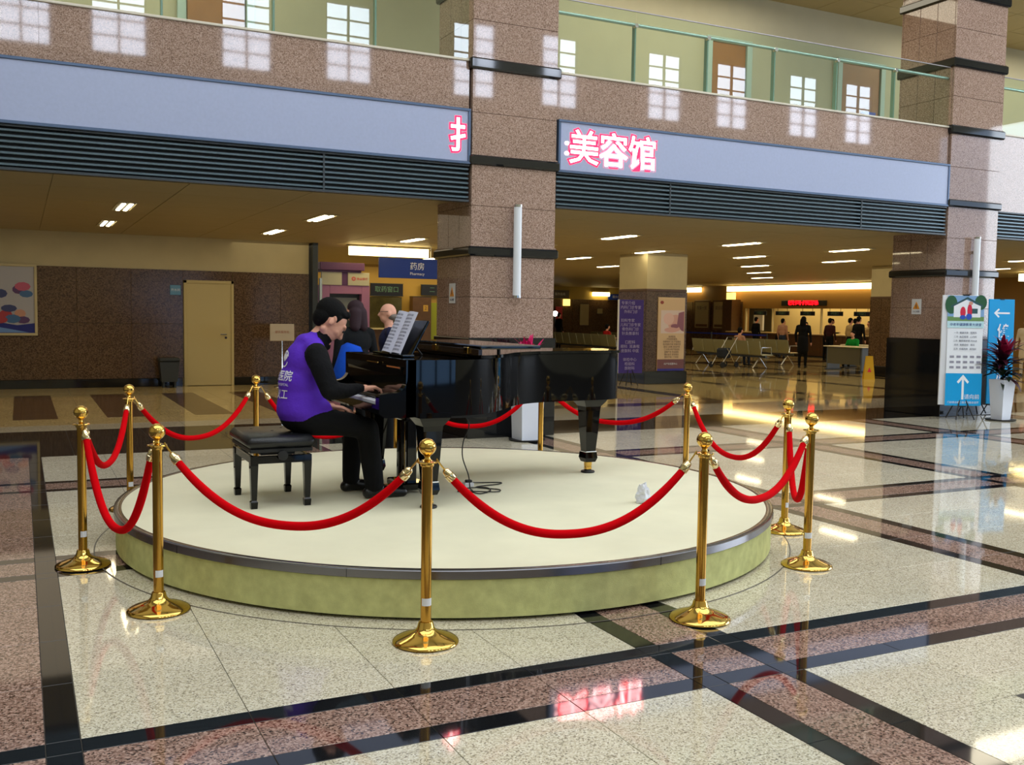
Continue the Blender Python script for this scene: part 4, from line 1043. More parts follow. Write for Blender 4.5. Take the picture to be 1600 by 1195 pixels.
# ------------------------------------------------------------------ lamps and notices on the pillars
for k, (x, lab) in enumerate(((5.70, 'white vertical tube lamp on the front of the middle pillar'), (14.22, 'white vertical tube lamp on the right pillar above the health banner'))):
    t = empty('tube_lamp', (x, 11.36, 1.80), label=lab, cat='lamp', group='unlit tube lamps on the pillars')
    MB().lathe([(.052, .03), (.052, 1.15)], mat('opal_tube', (214, 218, 222), .3, emit=(200, 205, 210), es=.12), 20).obj('diffuser', t, smooth=True)  # faint emission brightens the tube though it is unlit
    for z in (0, 1.15): MB().lathe([(0, z), (.056, z), (.056, z+.03), (0, z+.03)], M_CHROME, 20).obj('end_cap', t, smooth=True)
    for z in (.2, .9): MB().box(-.02, .02, .04, .09, z, z+.05, M_CHROME).obj('bracket', t)
for (x, y, z, lab) in ((5.083, 12.01, 1.85, 'white notice with orange warning triangle on the side of the middle pillar'), (13.603, 12.0, 1.82, 'white notice with orange warning triangle on the side of the right pillar')):
    t = empty('warning_notice', (x, y, z), label=lab, cat='notice', group='warning notices on the pillars')
    MB().box(-.006, 0, -.10, .10, -.13, .13, M_WHITE, .002).obj('plate', t)
    M_ = Matrix.Rotation(-PI/2, 4, 'Z')
    MB().prismY([(-.07, -.04), (.07, -.04), (0, .085)], -.009, -.0065, M_ORANGE, M_).obj('triangle', t)
    MB().box(-.011, -.0095, -.006, .006, -.015, .04, M_INK).box(-.011, -.0095, -.006, .006, -.032, -.022, M_INK).obj('exclamation_mark', t)
    text('lettering', '小心地滑', .035, M_INK, Matrix.Translation((-.007, 0, -.085)) @ Matrix.Rotation(-PI/2, 4, 'Z') @ Matrix.Rotation(PI/2, 4, 'X'), t, extrude=.0005)

# ------------------------------------------------------------------ sign panels and plants by the right pillar
def panel(name, x, y, rz, wd, z0, z1, label, face, cat='sign', back=M_WHITE, tilt=0.):
    t = empty(name, (x, y, 0), rz, label=label, cat=cat)
    R_ = Matrix.Translation((0, 0, z0)) @ Matrix.Rotation(tilt, 4, 'X')
    MB().box(-wd/2, wd/2, -.012, .012, 0, z1-z0, face, .003, R_).obj('print_board', t)
    return t, R_
def flat(name, t, R_, items, y=-.0135):
    """flat print: list of (polygon in x,z, material)"""
    for i, (pl, m_) in enumerate(items):
        MB().add([(p[0], y-.0004*i, p[1]) for p in pl], [list(range(len(pl)))], m_, R_).obj(name, t)
def rect(x0, x1, z0, z1): return [(x0, z0), (x1, z0), (x1, z1), (x0, z1)]
def disc(cx, cz, rx, rz_, n=14): return [(cx+rx*math.cos(2*PI*i/n), cz+rz_*math.sin(2*PI*i/n)) for i in range(n)]
def stand(t, z0, wd, sp=.30):
    s_ = MB()
    for sx in (-1, 1):
        s_.tube([(0, .05, z0+.25), (sx*sp*.5, -.12, .012)], .010, M_BLACKM, 6); s_.tube([(0, .05, z0+.25), (sx*sp*.5, .22, .012)], .010, M_BLACKM, 6)
    s_.tube([(0, .05, z0+.2), (0, .05, 1.9)], .010, M_BLACKM, 6)
    s_.obj('stand', t)
def arrow(up_=True, s=1.):
    sh = [(-.018, -.2), (.018, -.2), (.018, .12), (.075, .055), (.10, .085), (0, .20), (-.10, .085), (-.075, .055), (-.018, .12)]
    return [(p[0]*s, p[1]*s) if up_ else (-p[1]*s, p[0]*s) for p in sh]
WP = mat('print_white', (240, 244, 250), .4); SKYP = mat('print_sky', (130, 170, 214), .4); TREE = mat('print_tree', (40, 92, 60), .4); ROOF = mat('print_roof', (44, 84, 92), .4); REDP = mat('print_red', (214, 36, 70), .4); BLUP = mat('print_blue', (44, 84, 190), .4); GRP = mat('print_grass', (110, 150, 90), .4)
t, R_ = panel('health_banner', 13.57, 10.98, math.radians(-24), .58, .23, 2.0, 'tall white and cyan banner with a house photo on top and a white up arrow', WP, tilt=-.02)
MB().box(-.38, -.28, .03, .06, .03, 1.79, M_WHITE, .004, Matrix.Translation((0, 0, .21))).obj('rear_board', t)
MB().box(-.05, .05, -.02, .02, 1.765, 1.785, M_BLACKM, M=R_).obj('clip', t)
MB().box(-.05, .05, -.02, .02, -.02, .0, M_BLACKM, M=R_).obj('clip', t)
flat('print', t, R_, [(rect(-.298, .298, 1.36, 1.765), SKYP), (disc(-.24, 1.62, .10, .15), TREE), (disc(.24, 1.66, .10, .12), TREE), (rect(-.298, .298, 1.36, 1.43), GRP),
    ([(-.20, 1.42), (-.20, 1.60), (0, 1.70), (.24, 1.60), (.24, 1.42)], WP), ([(-.25, 1.57), (.02, 1.71), (.28, 1.58), (.28, 1.61), (.02, 1.745), (-.25, 1.60)], ROOF), (rect(.09, .19, 1.48, 1.56), ROOF),
    (disc(-.05, 1.50, .045, .09), REDP), (disc(.06, 1.52, .04, .12), REDP), (disc(.05, 1.43, .05, .05), BLUP), (disc(-.05, 1.42, .05, .035), BLUP), (disc(.075, 1.645, .035, .03), mat('print_skin', (206, 150, 130), .5)),
    (rect(-.298, .298, .0, .52), M_CYAN), ([(p[0]-.01, p[1]+.30) for p in arrow()], WP), (rect(-.298, .298, 1.25, 1.355), mat('print_pale_cyan', (196, 232, 240), .4))])
def tx(body, size, x, z, m_, par, R2, **k): return text('lettering', body, size, m_, R2 @ facing_y(x, -.022, z), par, **k)
tx('中老年健康教育大讲堂', .052, 0, 1.30, M_BLUESIGN, t, R_, extrude=.0003)
tx('请向前', .085, .14, .14, WP, t, R_, extrude=.0003); tx('门诊综合楼二楼多功能会议厅', .040, 0, .05, WP, t, R_, extrude=.0003)
rows = ['一月  健康饮食   营养科', '二月  血压管理   心内科', '三月  糖尿病护理 内分泌', '四月  骨质疏松   骨科  ', '五月  合理用药   药剂科']
for i, r_ in enumerate(rows): tx(r_, .036, 0, 1.17-.065*i, M_INK, t, R_, extrude=.0003)
tb = MB()
for i in range(3):
    for j in range(5): tb.box(-.24+.11*j, -.17+.11*j, -.0165, -.016, .60+.085*i, .635+.085*i, mat('print_grey', (150, 150, 166), .5))
tb.obj('table_print', t).matrix_local = R_
stand(t, .23, .6)
t, R_ = panel('direction_banner', 14.64, 11.14, math.radians(-12), .50, .22, 1.96, 'cyan banner with a white left arrow and white characters, behind the potted red plant', M_CYAN, tilt=-.02)
MB().box(-.04, .04, -.02, .02, 1.73, 1.75, M_BLACKM, M=R_).obj('clip', t)
flat('print', t, R_, [([(p[0]-.0, p[1]+1.51) for p in arrow(False, .78)], WP)])
for ch, z in (('健', 1.20), ('检', .95), ('中', .70), ('心', .45)): tx(ch, .24, .03, z, WP, t, R_, extrude=.0003, offset=.004)
tx('二楼', .10, .12, .12, WP, t, R_, extrude=.0003); stand(t, .22, .5)

def pot(t, h=.64, wt=.18, wb=.12):
    vs = []; 
    for (s_, z) in ((wb, 0), (wt, h), (wt-.022, h), (wt-.03, h-.06)): vs += [(-s_, -s_, z), (s_, -s_, z), (s_, s_, z), (-s_, s_, z)]
    MB().add(vs, [(0, 1, 2, 3), (12, 13, 14, 15)]+[(4*i+k, 4*i+(k+1) % 4, 4*(i+1)+(k+1) % 4, 4*(i+1)+k) for i in range(3) for k in range(4)], M_POT).obj('pot', t)
    MB().box(-wt+.03, wt-.03, -wt+.03, wt-.03, h-.08, h-.055, mat('soil', (40, 28, 20), .9)).obj('soil', t)
    MB().lathe([(0, 0), (.22, 0), (.235, .02), (.22, .02), (0, .012)], M_BLACKM, 24).obj('saucer', t, smooth=True)
def leaf(t, base, az, el, ln, wd, m_, curl=1.0, name='leaf'):
    vs = []; n = 7; p = Vector(base); a = el; st = ln/n
    sd = Vector((-math.sin(az), math.cos(az), 0))
    for i in range(n+1):
        u = i/n; w_ = wd*math.sin(PI*(.12+.88*u))**.8*(1 if u < .98 else .05)
        vs += [tuple(p-sd*w_+Vector((0, 0, w_*.35))), tuple(p), tuple(p+sd*w_+Vector((0, 0, w_*.35)))]
        p = p+Vector((math.cos(az)*math.cos(a), math.sin(az)*math.cos(a), math.sin(a)))*st; a -= curl/n
    fs = []
    for i in range(n):
        for k in (0, 1): fs.append((3*i+k, 3*i+k+1, 3*i+k+4, 3*i+k+3))
    MB().add(vs, fs, m_).obj(name, t, smooth=True, angle=80)
L1 = mat('crimson_leaf', (150, 22, 62), .35, var=.25, vscale=30); L2 = mat('dark_plum_leaf', (58, 16, 34), .35, var=.3, vscale=30); L3 = mat('dark_green_leaf', (30, 44, 28), .35, var=.3, vscale=30); L4 = mat('magenta_bract', (214, 26, 104), .4, var=.15, vscale=30); L5 = mat('bromeliad_leaf', (90, 60, 80), .4)
t = empty('potted_cordyline', (14.16, 10.72, 0), label='red and plum leaved plant in a square white pot before the right pillar', cat='plant'); pot(t, .66, .14, .10)
MB().tube([(0, 0, .5), (.01, 0, .9), (0, .01, 1.1)], .014, M_WOOD, 6).tube([(.04, .03, .5), (.09, .05, .85)], .012, M_WOOD, 6).obj('stem', t)
rnd = random.Random(3)
for i in range(110):
    z = .64+.44*(i/109)**.8; el = rnd.uniform(-.25, .7)+.75*(i/109); ml = L3 if i < 30 else (L2 if i < 72 else L1)
    if rnd.random() < .25: ml = L2
    leaf(t, (rnd.uniform(-.06, .06), rnd.uniform(-.06, .06), z), rnd.uniform(0, 2*PI), el, rnd.uniform(.32, .46), rnd.uniform(.028, .044), ml, rnd.uniform(.4, 1.3))
t = empty('potted_bromeliad', (5.72, 11.05, 0), label='magenta bromeliad in a tall white pot behind the piano, against the middle pillar', cat='plant'); pot(t, 1.0, .17, .14)
for i in range(20): leaf(t, (rnd.uniform(-.03, .03), rnd.uniform(-.03, .03), .96), 2*PI*i/20+rnd.uniform(-.2, .2), rnd.uniform(.5, 1.1), rnd.uniform(.26, .36), .026, L5, rnd.uniform(.9, 1.5))
for i in range(34): leaf(t, (rnd.uniform(-.09, .09), rnd.uniform(-.06, .06), 1.12), 2*PI*i/34*2.4, rnd.uniform(.45, 1.35), rnd.uniform(.13, .30), .020, L4, rnd.uniform(.1, .6), 'bract')
MB().tube([(0, 0, .94), (0, 0, 1.16)], .02, L5, 8).obj('stem', t)

# ------------------------------------------------------------------ left back wall furniture
t = empty('wall_poster', (-.55, 21.2, 1.03), label='framed white poster with small colour photos on the left brown wall', cat='poster')
f = MB(); f.box(-.9, .85, -.02, .03, 0, .05, M_CREAM, .006); f.box(-.9, .85, -.02, .03, 1.32, 1.37, M_CREAM, .006); f.box(-.9, -.85, -.02, .03, .05, 1.32, M_CREAM, .006); f.box(.80, .85, -.02, .03, .05, 1.32, M_CREAM, .006); f.obj('frame', t)
MB().box(-.85, .80, .0, .02, .05, 1.32, mat('poster_ground', (176, 176, 184), .25), .002).obj('print_sheet', t)
items = [([(-.85, .05), (.80, .05), (.80, .24), (.5, .20), (.2, .25), (-.2, .27), (-.85, .22)], mat('print_navy', (30, 40, 130), .4)), ([(-.85, .06), (.7, .06), (.3, .14), (0, .19), (-.85, .19)], mat('print_lightblue', (110, 150, 214), .4))]
cols_ = [(170, 60, 70), (60, 70, 120), (200, 150, 130), (90, 60, 110), (70, 110, 160), (190, 90, 120), (120, 80, 60)]
for i, (cx, cz) in enumerate(((.10, .90), (.22, .80), (.02, .74), (.52, .88), (.66, .80), (.60, .94), (.10, .52), (.30, .40), (.36, .52), (.55, .42), (.60, .30), (.42, .32), (-.3, .8), (-.45, .5), (.2, .30))):
    items.append((disc(cx, cz, .10+.02*(i % 3), .07+.015*(i % 2), 9), mat('photo_patch_tone_%s' % 'abcdefg'[i % 7], cols_[i % 7], .4)))
flat('photo_print', t, Matrix.Identity(4), items, y=-.001)
t = empty('litter_bin', (2.67, 20.95, 0), label='dark grey pedal bin against the left wall, beside the cream door', cat='bin')
vs = []
for (s_, z) in ((.15, .12), (.19, .52)): vs += [(-s_, -s_, z), (s_, -s_, z), (s_, s_, z), (-s_, s_, z)]
MB().add(vs, [(0, 1, 2, 3), (4, 5, 6, 7)]+[(k, (k+1) % 4, 4+(k+1) % 4, 4+k) for k in range(4)], M_DKGREY).obj('body', t)
MB().box(-.21, .21, -.2, .2, .52, .60, M_DKGREY, .03).obj('lid', t)
for sx in (-.13, .09): MB().box(sx, sx+.04, -.12, .12, 0, .13, M_DKGREY, .004).obj('foot', t)
MB().box(-.05, .05, -.2, -.14, .03, .05, M_BLACKM).obj('pedal', t)
t = tag(MB().box(-.105, .105, -.015, 0, -.1, .1, mat('pale_blue_plate', (96, 150, 190), .4), .004).obj('wall_sign'), 'small pale blue sign plate on the brown wall left of the cream door', 'sign'); t.location = (2.85, 21.238, 1.97)
text('lettering', '开水间', .06, WP, facing_y(0, -.017, 0), t, extrude=.0004)
t = empty('notice_stand', (4.83, 20.4, 0), label='white notice board on a thin pole right of the cream door', cat='sign')
MB().tube([(0, 0, .01), (0, 0, 1.0)], .014, M_CHROME, 8).obj('pole', t); MB().lathe([(0, 0), (.16, 0), (.15, .02), (0, .03)], M_CHROME, 20).obj('base', t)
MB().box(-.25, .25, -.03, -.012, .96, 1.31, mat('dull_white', (196, 186, 172), .5), .008).obj('board', t)
text('lettering', '便民服务处', .06, mat('faded_red', (170, 110, 90), .6), facing_y(0, -.0325, 1.14), t, extrude=.0003)

# ------------------------------------------------------------------ bank kiosk
t = empty('cash_machine_kiosk', (6.55, 21.6, 0), label='lilac cash machine kiosk with plum canopy behind the pianist', cat='kiosk')
MB().box(-.62, .40, -.12, .55, 2.50, 2.67, M_PURPLED, .01).box(-.56, .34, -.06, .5, 2.46, 2.5, M_PURPLED).obj('canopy', t)
for (a, b) in ((-.56, -.10), (.04, .54)): MB().box(a, b, -.03, .05, 2.17, 2.46, mat('sign_box_white', (186, 186, 170), .4), .004).obj('sign_box', t)
MB().box(-.10, .04, -.01, .05, 2.17, 2.46, M_PURPLED).obj('divider', t)
lg = MB()
for i in range(8):
    a = 2*PI*i/8; lg.add([(.17+.05*math.cos(a+q)*r_, -.0335, 2.32+.05*math.sin(a+q)*r_) for q, r_ in ((0, .2), (.3, 1), (-.3, 1))], [(0, 1, 2)], REDP)
lg.obj('round_emblem', t)
text('lettering', '商业银行', .065, REDP, facing_y(.37, -.034, 2.315), t, extrude=.0004)
mb = MB(); mb.box(-.56, -.37, 0, .5, 0, 2.17, M_PURPLEM, .005); mb.box(.37, .56, 0, .5, 0, 2.17, M_PURPLEM, .005); mb.box(-.37, .37, 0, .5, 1.98, 2.17, M_PURPLEM, .005); mb.box(-.37, .37, 0, .5, 0, 1.0, M_PURPLEM, .005); mb.obj('surround', t)
MB().box(-.37, .37, .18, .5, 1.0, 1.98, M_DKGREY).obj('recess', t)
MB().box(-.30, .30, .12, .2, 1.62, 1.9, mat('grey_panel', (120, 128, 130), .4), .01).obj('top_panel', t)
MB().box(-.22, .12, .10, .2, 1.22, 1.56, mat('screen_dark', (40, 48, 46), .15), .01).box(.17, .28, .10, .2, 1.3, 1.5, M_CHROME, .006).obj('screen', t)
MB().ball((.2, .09, 1.53), .025, mat('small_light', (255, 255, 240), .3, emit=(255, 250, 230), es=6), 8).obj('spot_light', t)

# hanging signs and pharmacy end
t = empty('hanging_sign', (7.45, 20.0, 2.31), label='blue hanging sign with white characters and Pharmacy lettering left of the middle pillar', cat='sign')
MB().box(-.67, .75, -.03, .03, 0, .42, M_BLUESIGN, .006).obj('sign_board', t)
text('lettering', '药房', .17, WP, facing_y(.18, -.033, .25), t, extrude=.0004); text('lettering', 'Pharmacy', .085, WP, facing_y(.18, -.033, .10), t, extrude=.0004)
for x in (-.5, .5): MB().tube([(x, 0, .42), (x, 0, .74)], .006, M_CHROME, 6).obj('hanger', t)
NAVY = mat('dark_navy_sign', (14, 18, 34), .3); LIME = mat('lime_panel', (150, 160, 30), .5)
def wsign(name, x0, x1, y, z0, z1, m_, label, body=None, size=.1, tm=None, cat='sign', dy=.05):
    t = empty(name, ((x0+x1)/2, y, z0), label=label, cat=cat); hx = (x1-x0)/2
    MB().box(-hx, hx, -dy, 0, 0, z1-z0, m_, .006).obj('sign_board', t)
    fr = MB(); fr.box(-hx-.01, hx+.01, -dy-.01, 0, -.015, .0, M_DKGREY); fr.box(-hx-.01, hx+.01, -dy-.01, 0, z1-z0, z1-z0+.015, M_DKGREY); fr.obj('edge', t)
    if body: text('lettering', body, size, tm or WP, facing_y(0, -dy-.002, (z1-z0)/2), t, extrude=.0004)
    return t
wsign('counter_sign', 9.85, 10.93, 29.9, 2.10, 2.47, NAVY, 'dark sign over the pharmacy window behind the bald man', '取药窗口', .20, mat('dull_green_text', (90, 130, 110), .5))
wsign('counter_sign', 11.55, 12.3, 29.9, 2.15, 2.47, NAVY, 'dark sign at the edge of the middle pillar, over the lime strip', '二', .2, mat('dull_green_text', (0, 0, 0)))
t = empty('service_window', (10.4, 29.9, 0), label='dark glazed pharmacy window behind the bald man', cat='window')
MB().box(-.6, .5, -.03, .0, 0, 1.05, M_WOOD).obj('counter_front', t); MB().box(-.6, .5, -.02, 0, 1.05, 2.05, mat('dim_window', (66, 62, 34), .15, var=.4, vscale=3)).obj('pane', t); MB().box(-.62, .52, -.25, .0, 1.03, 1.08, M_CREAM, .005).obj('counter_top', t)
t = wsign('notice_cabinet', 11.15, 11.78, 29.85, .0, 2.08, M_WOOD, 'brown cabinet with a small lit square sign beside the lime strip', None, cat='cabinet', dy=.3)
MB().box(.04, .20, -.312, -.30, 1.62, 1.82, mat('amber_plate', (190, 150, 60), .4), .003).obj('plate', t)
text('lettering', '2', .16, M_WOOD, facing_y(.12, -.314, 1.72), t, extrude=.0004)
tag(MB().box(11.82, 12.18, 29.8, 29.9, 0, 1.9, LIME, .004).obj('lime_panel'), 'tall lime green panel between the brown cabinet and the middle pillar', 'panel')

# ------------------------------------------------------------------ banners on the inner pillar
PURP = mat('banner_purple', (66, 44, 138), .5); LIL = mat('banner_text_lilac', (190, 180, 226), .5)
t, R_ = panel('clinic_banner', 12.36, 18.85, math.radians(-8), .60, .29, 1.95, 'purple banner with rows of white lettering left of the inner pillar', PURP)
for i, s_ in enumerate(['专家介绍', '内科门诊专家', '外科门诊', '', '妇科专家', '儿科门诊专家', '骨伤科门诊', '针灸推拿科', '', '口腔科', '眼科  耳鼻喉', '皮肤科 中医', '', '体检中心', '检验科', '放射科']):
    if s_: tx(s_, .085, -.02 if i % 4 else -.09, 1.58-.098*i, LIL, t, R_, extrude=.0003)
MB().box(-.33, -.30, -.02, .02, 0, 1.66, M_WHITE, .003, R_).obj('side_edge', t); stand(t, .29, .6)
t, R_ = panel('baby_banner', 13.70, 19.186, 0, .76, .31, 2.03, 'cream banner with a photo of a baby and small print on the inner pillar', mat('banner_cream', (226, 196, 152), .5))
SKB = mat('print_baby_skin', (226, 176, 164), .5); SKD = mat('print_mauve', (150, 92, 110), .5)
flat('print', t, R_, [(rect(-.30, .36, .88, 1.42), mat('print_pale_rose', (234, 214, 206), .5)), (disc(.12, 1.12, .22, .20, 16), SKB), (disc(-.08, 1.22, .15, .14, 16), mat('print_blush', (238, 200, 190), .5)), ([(.20, 1.36), (.36, 1.40), (.36, .92), (.28, .95), (.16, 1.10)], SKD), (disc(.10, 1.05, .12, .05), SKD), (disc(0, .96, .2, .06), SKB),
     (disc(-.28, 1.60, .05, .04), mat('print_rust', (150, 60, 40), .5)), (rect(-.38, .38, .0, .27), mat('print_mulberry', (120, 70, 70), .5)), (rect(-.38, .38, .0, .05), mat('print_deep_blue', (40, 30, 150), .5))])
for i in range(9): tx(['爱婴医院', '产科特色服务', '孕期营养门诊 产后康复', '导乐陪伴分娩 母婴同室', '新生儿抚触 游泳护理', '二十四小时产科热线', '温馨产房 专业团队', '预约挂号 咨询电话', '服务于每一个家庭'][i], .05, .02, .80-.06*i, mat('print_brown_text', (120, 90, 80), .5), t, R_, extrude=.0003)
tx('妇产科母婴中心', .055, 0, .16, WP, t, R_, extrude=.0003)

# ------------------------------------------------------------------ far right: counter hall
t = empty('led_sign', (29.995, 32.4, 2.12), label='glowing red led sign over the service counter', cat='sign')
MB().box(-.06, 0, -1.35, 1.35, 0, .22, M_VOID, .01).obj('housing', t)
MX = Matrix.Translation((-.065, 0, .11)) @ Matrix.Rotation(-PI/2, 4, 'Z') @ Matrix.Rotation(PI/2, 4, 'X')
link('lit_lettering', textmesh('收费 挂号 住院登记处', .19, mat('led_red', (255, 10, 20), .5, emit=(255, 8, 20), es=4), MX, extrude=.002, offset=.012), t)
for i, y in enumerate((35.2, 33.75, 32.2, 30.6, 29.15)):
    t = empty('window_number_sign', (30.05, y, 1.70), label=['dark number sign over the leftmost service window', 'dark number sign over the second service window from the left', 'dark number sign over the middle service window', 'dark number sign over the fourth service window', 'dark number sign over the rightmost service window'][i], cat='sign', group='number signs over the service windows')
    MB().box(-.05, 0, -.42, .42, 0, .18, NAVY, .006).obj('sign_board', t)
    for yy in (-.3, .3): MB().box(-.03, -.02, yy-.01, yy+.01, .18, .31, M_DKGREY).obj('hanger', t)
    link('lettering', textmesh('%d号窗口' % (i+1), .13, mat('dull_green_text', (0, 0, 0)), Matrix.Translation((-.053, 0, .09)) @ Matrix.Rotation(-PI/2, 4, 'Z') @ Matrix.Rotation(PI/2, 4, 'X'), extrude=.001), t)
for y in (28.45, 31.4, 34.4, 36.2): tag(MB().box(30.0, 30.1, y-.02, y+.02, .85, 2.0, M_CREAM).obj('window_post', None), kind='structure')
t = empty('service_counter', (29.3, 32.3, 0), label='long brown service counter with pale top under the lit windows', cat='counter')
MB().box(-.2, .55, -4.2, 4.2, .90, .95, mat('pale_counter_top', (214, 190, 140), .3), .01).obj('worktop', t)
for i in range(7): MB().box(-.1, .5, -4.15+1.19*i, -2.98+1.19*i, .05, .90, M_WOOD, .006).obj('front_panel', t)
MB().box(-.08, .5, -4.15, 4.15, 0, .05, M_BLACKM).obj('plinth', t)
t = tag(MB().box(29.9, 30.0, 34.9, 35.5, 1.0, 1.7, M_WHITE, .004).obj('info_sheet'), 'pale sheet in the leftmost service window', 'notice')
for i, (y, lab) in enumerate(((39.3, 'left of two framed notice boards beyond the chair row'), (37.85, 'right of two framed notice boards beside the brown inner post'))):
    t = empty('notice_board', (29.9, y, 0), label=lab, cat='board', group='framed notice boards')
    MB().box(-.03, .02, -.62, .62, .95, 2.38, M_WOOD, .008).obj('frame', t); MB().box(-.045, -.03, -.52, .52, 1.05, 2.30, mat('dull_paper', (170, 160, 128), .5)).obj('print_sheet', t)
    MB().box(-.048, -.045, -.45, .45, 1.10, 1.22, M_WOOD).obj('caption', t)
    tx_ = Matrix.Translation((-.047, 0, 2.0)) @ Matrix.Rotation(-PI/2, 4, 'Z') @ Matrix.Rotation(PI/2, 4, 'X')
    link('lettering', textmesh('就诊须知' if i else '专家一览', .2, M_INK, tx_, extrude=.0004), t)
tag(MB().box(29.45, 29.965, 36.52, 37.2, 0, 2.40, M_WOOD, .01).obj('brown_post'), 'square brown post at the left end of the service counter', 'post')
tag(MB().box(29.5, 29.7, 36.55, 37.0, 2.40, 2.72, mat('lit_box', (255, 220, 120), .5, emit=(255, 210, 110), es=1.6), .01).obj('light_box'), 'small glowing box on top of the brown post', 'lamp')
# belt barrier
for i, y in enumerate((35.9, 33.9, 31.9, 30.4)):
    t = empty('belt_post', (26.3, y, 0), label='slim grey queue barrier post, %s of four before the counter' % ('leftmost', 'second from the left', 'third from the left', 'rightmost')[i], cat='post', group='belt posts before the counter')
    MB().lathe([(0, 0), (.16, 0), (.15, .03), (.03, .05), (.03, .95), (0, .95)], M_DKGREY, 12).obj('post', t, smooth=True)
BB = mat('belt_blue', (20, 40, 150), .6)
for i, (a, b) in enumerate(((33.9, 35.9), (31.9, 33.9), (30.4, 31.9))):
    tag(MB().box(26.295, 26.305, a, b, .86, .92, BB).obj('barrier_belt'), 'blue queue belt before the counter, %s of three stretches' % ('leftmost', 'middle', 'rightmost')[i], 'belt', 'blue barrier belts')

# rows of waiting chairs, seen from behind
CH = mat('pierced_steel_chair', (150, 146, 108), .35, .4, bump=.3, bscale=200)
def chair_row(x, y0, n, label, seat=.58):
    t = empty('waiting_chair_row', (x, y0, 0), label=label, cat='bench', group='rows of linked waiting chairs')
    for i in range(n):
        y = seat*i
        pts_ = [(-.12, .86), (-.09, .84), (-.04, .60), (.0, .46), (.06, .43), (.42, .44), (.46, .42), (.44, .41), (.05, .40), (-.02, .43), (-.07, .60), (-.12, .84)]
        s_ = MB().prismY(pts_, y+.02, y+seat-.02, CH).obj('seat', t, smooth=True, angle=40)
    MB().box(.12, .18, 0, seat*n, .34, .40, M_DKGREY, .006).obj('beam', t)
    for y in (seat*.5, seat*(n-.5)):
        MB().tube([(-.12, y, .015), (.14, y, .34), (.42, y, .015)], .02, M_CHROME, 6).obj('leg', t)
    for y in (0, seat*n): MB().tube([(-.05, y, .45), (-.02, y, .66), (.34, y, .66), (.36, y, .44)], .014, M_CHROME, 6).obj('armrest', t)
    return t
chair_row(20.6, 24.0, 6, 'near row of pale green waiting chairs right of the inner pillar')
chair_row(22.9, 25.3, 5, 'second row of pale green waiting chairs, left of the black-coated woman')
chair_row(20.0, 31.4, 10, 'long far row of waiting chairs just above the piano tail')
chair_row(22.8, 33.2, 8, 'farthest row of waiting chairs behind the long far row')
# pushchair
t = empty('pushchair', (19.85, 24.9, 0), rz=math.radians(100), label='dark folded pushchair beside the chair row right of the inner pillar', cat='pushchair')
for sx in (-.2, .2):
    MB().tube([(sx, -.35, .95), (sx, -.2, .75), (sx, .35, .1)], .014, M_CHROME, 6).obj('frame', t); MB().tube([(sx, -.3, .1), (sx, .1, .6)], .012, M_CHROME, 6).obj('frame', t)
    for yy in (-.3, .35): MB().lathe([(0, -.02), (.09, -.02), (.1, 0), (.09, .02), (0, .02)], M_BLACKM, 14, M=Matrix.Translation((sx*1.15, yy, .1)) @ Matrix.Rotation(PI/2, 4, 'Y')).obj('wheel', t)
MB().box(-.18, .18, -.16, .22, .30, .62, cloth('slate_cloth', (44, 50, 62)), .06).obj('seat', t); MB().tube([(-.2, -.35, .95), (.2, -.35, .95)], .016, M_BLACKM, 6).obj('handle', t)
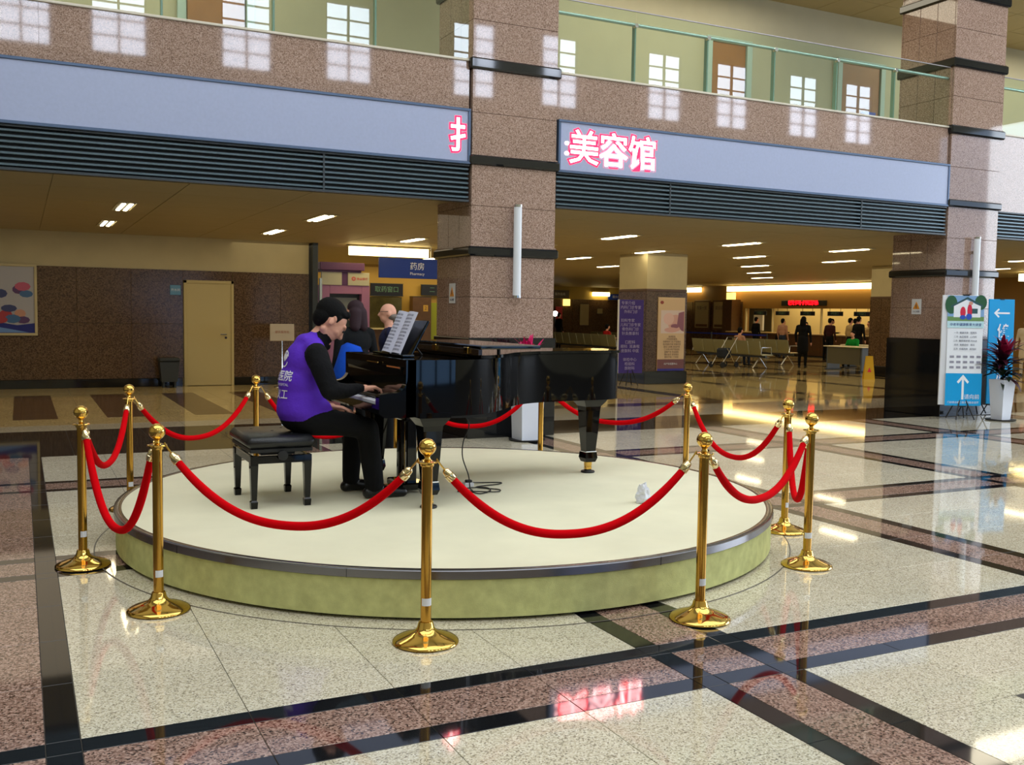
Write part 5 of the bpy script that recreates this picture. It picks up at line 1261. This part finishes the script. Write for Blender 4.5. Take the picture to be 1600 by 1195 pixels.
# white table and the wet-floor sign
WT = mat('white_table_top', (236, 222, 190), .35)
for (x, y, lab) in ((22.9, 22.6, 'white-topped table right of the black-coated woman'), (24.6, 23.6, 'second white-topped table behind the first, with the green-shirted person')):
    t = empty('table', (x, y, 0), label=lab, cat='table', group='white-topped tables')
    MB().box(-.35, .35, -.75, .85, .72, .75, WT, .01).obj('tabletop', t)
    MB().box(-.28, -.25, -.62, .72, .2, .70, mat('table_panel', (96, 92, 74), .5), .004).obj('modesty_panel', t)
    for sy in (-.68, .72): MB().box(-.26, .26, sy, sy+.06, .03, .72, mat('grey_blue_leg', (96, 104, 112), .4), .01).box(-.32, .32, sy-.01, sy+.07, 0, .04, M_DKGREY, .01).obj('leg', t)
t = empty('wet_floor_sign', (20.15, 19.25, 0), rz=math.radians(-38), label='yellow folding wet floor sign left of the dark inner pillar', cat='sign')
for s_ in (-1, 1):
    MB().add([(-.14, s_*.16, .0), (.14, s_*.16, .0), (.09, s_*.01, .62), (-.09, s_*.01, .62), (-.14, s_*.16+.012, .0), (.14, s_*.16+.012, .0), (.09, s_*.01+.012, .62), (-.09, s_*.01+.012, .62)], [(0, 1, 2, 3), (4, 5, 6, 7), (0, 1, 5, 4), (1, 2, 6, 5), (2, 3, 7, 6), (3, 0, 4, 7)], M_YELLOW).obj('board', t)
MB().add([(-.05, -.118, .2), (.05, -.118, .2), (0, -.088, .32)], [(0, 1, 2)], REDP).obj('triangle_print', t)

# back wall posters
for (x0, x1, z0, z1, m_, lab, cat) in ((26.84, 27.38, 1.03, 2.15, mat('dull_paper', (0, 0, 0)), 'grey poster on the far brown wall above the far chairs', 'poster'), (27.92, 28.25, 1.66, 1.93, mat('dull_paper', (0, 0, 0)), 'small pale notice on the far brown wall', 'notice'),
        (25.05, 26.15, 2.45, 2.85, mat('dusky_sign', (70, 62, 66), .4), 'dusky sign high on the far wall just right of the middle pillar', 'sign'), (28.6, 29.75, 2.42, 2.72, M_BLUESIGN, 'small blue sign far back left of the inner pillar', 'sign'), (25.35, 25.75, .8, 2.0, REDP, 'narrow red banner far back beside the middle pillar', 'banner')):
    wsign('wall_notice', x0, x1, 45.94, z0, z1, m_, lab, cat=cat, body='服务指南' if x1-x0 > .8 else None, size=.16)
tag(MB().box(25.8, 26.2, 45.85, 45.94, 2.05, 2.40, mat('lit_box', (0, 0, 0)), .01).obj('light_box'), 'small square glowing box on the far wall right of the middle pillar', 'lamp')
tag(MB().ball((22.9, 41.5, 1.62), .13, mat('small_light', (0, 0, 0)), 12).tube([(22.9, 41.5, 0), (22.9, 41.5, 1.5)], .03, M_DKGREY, 8).obj('globe_lamp'), 'small white glowing lamp far back at the edge of the middle pillar', 'lamp')
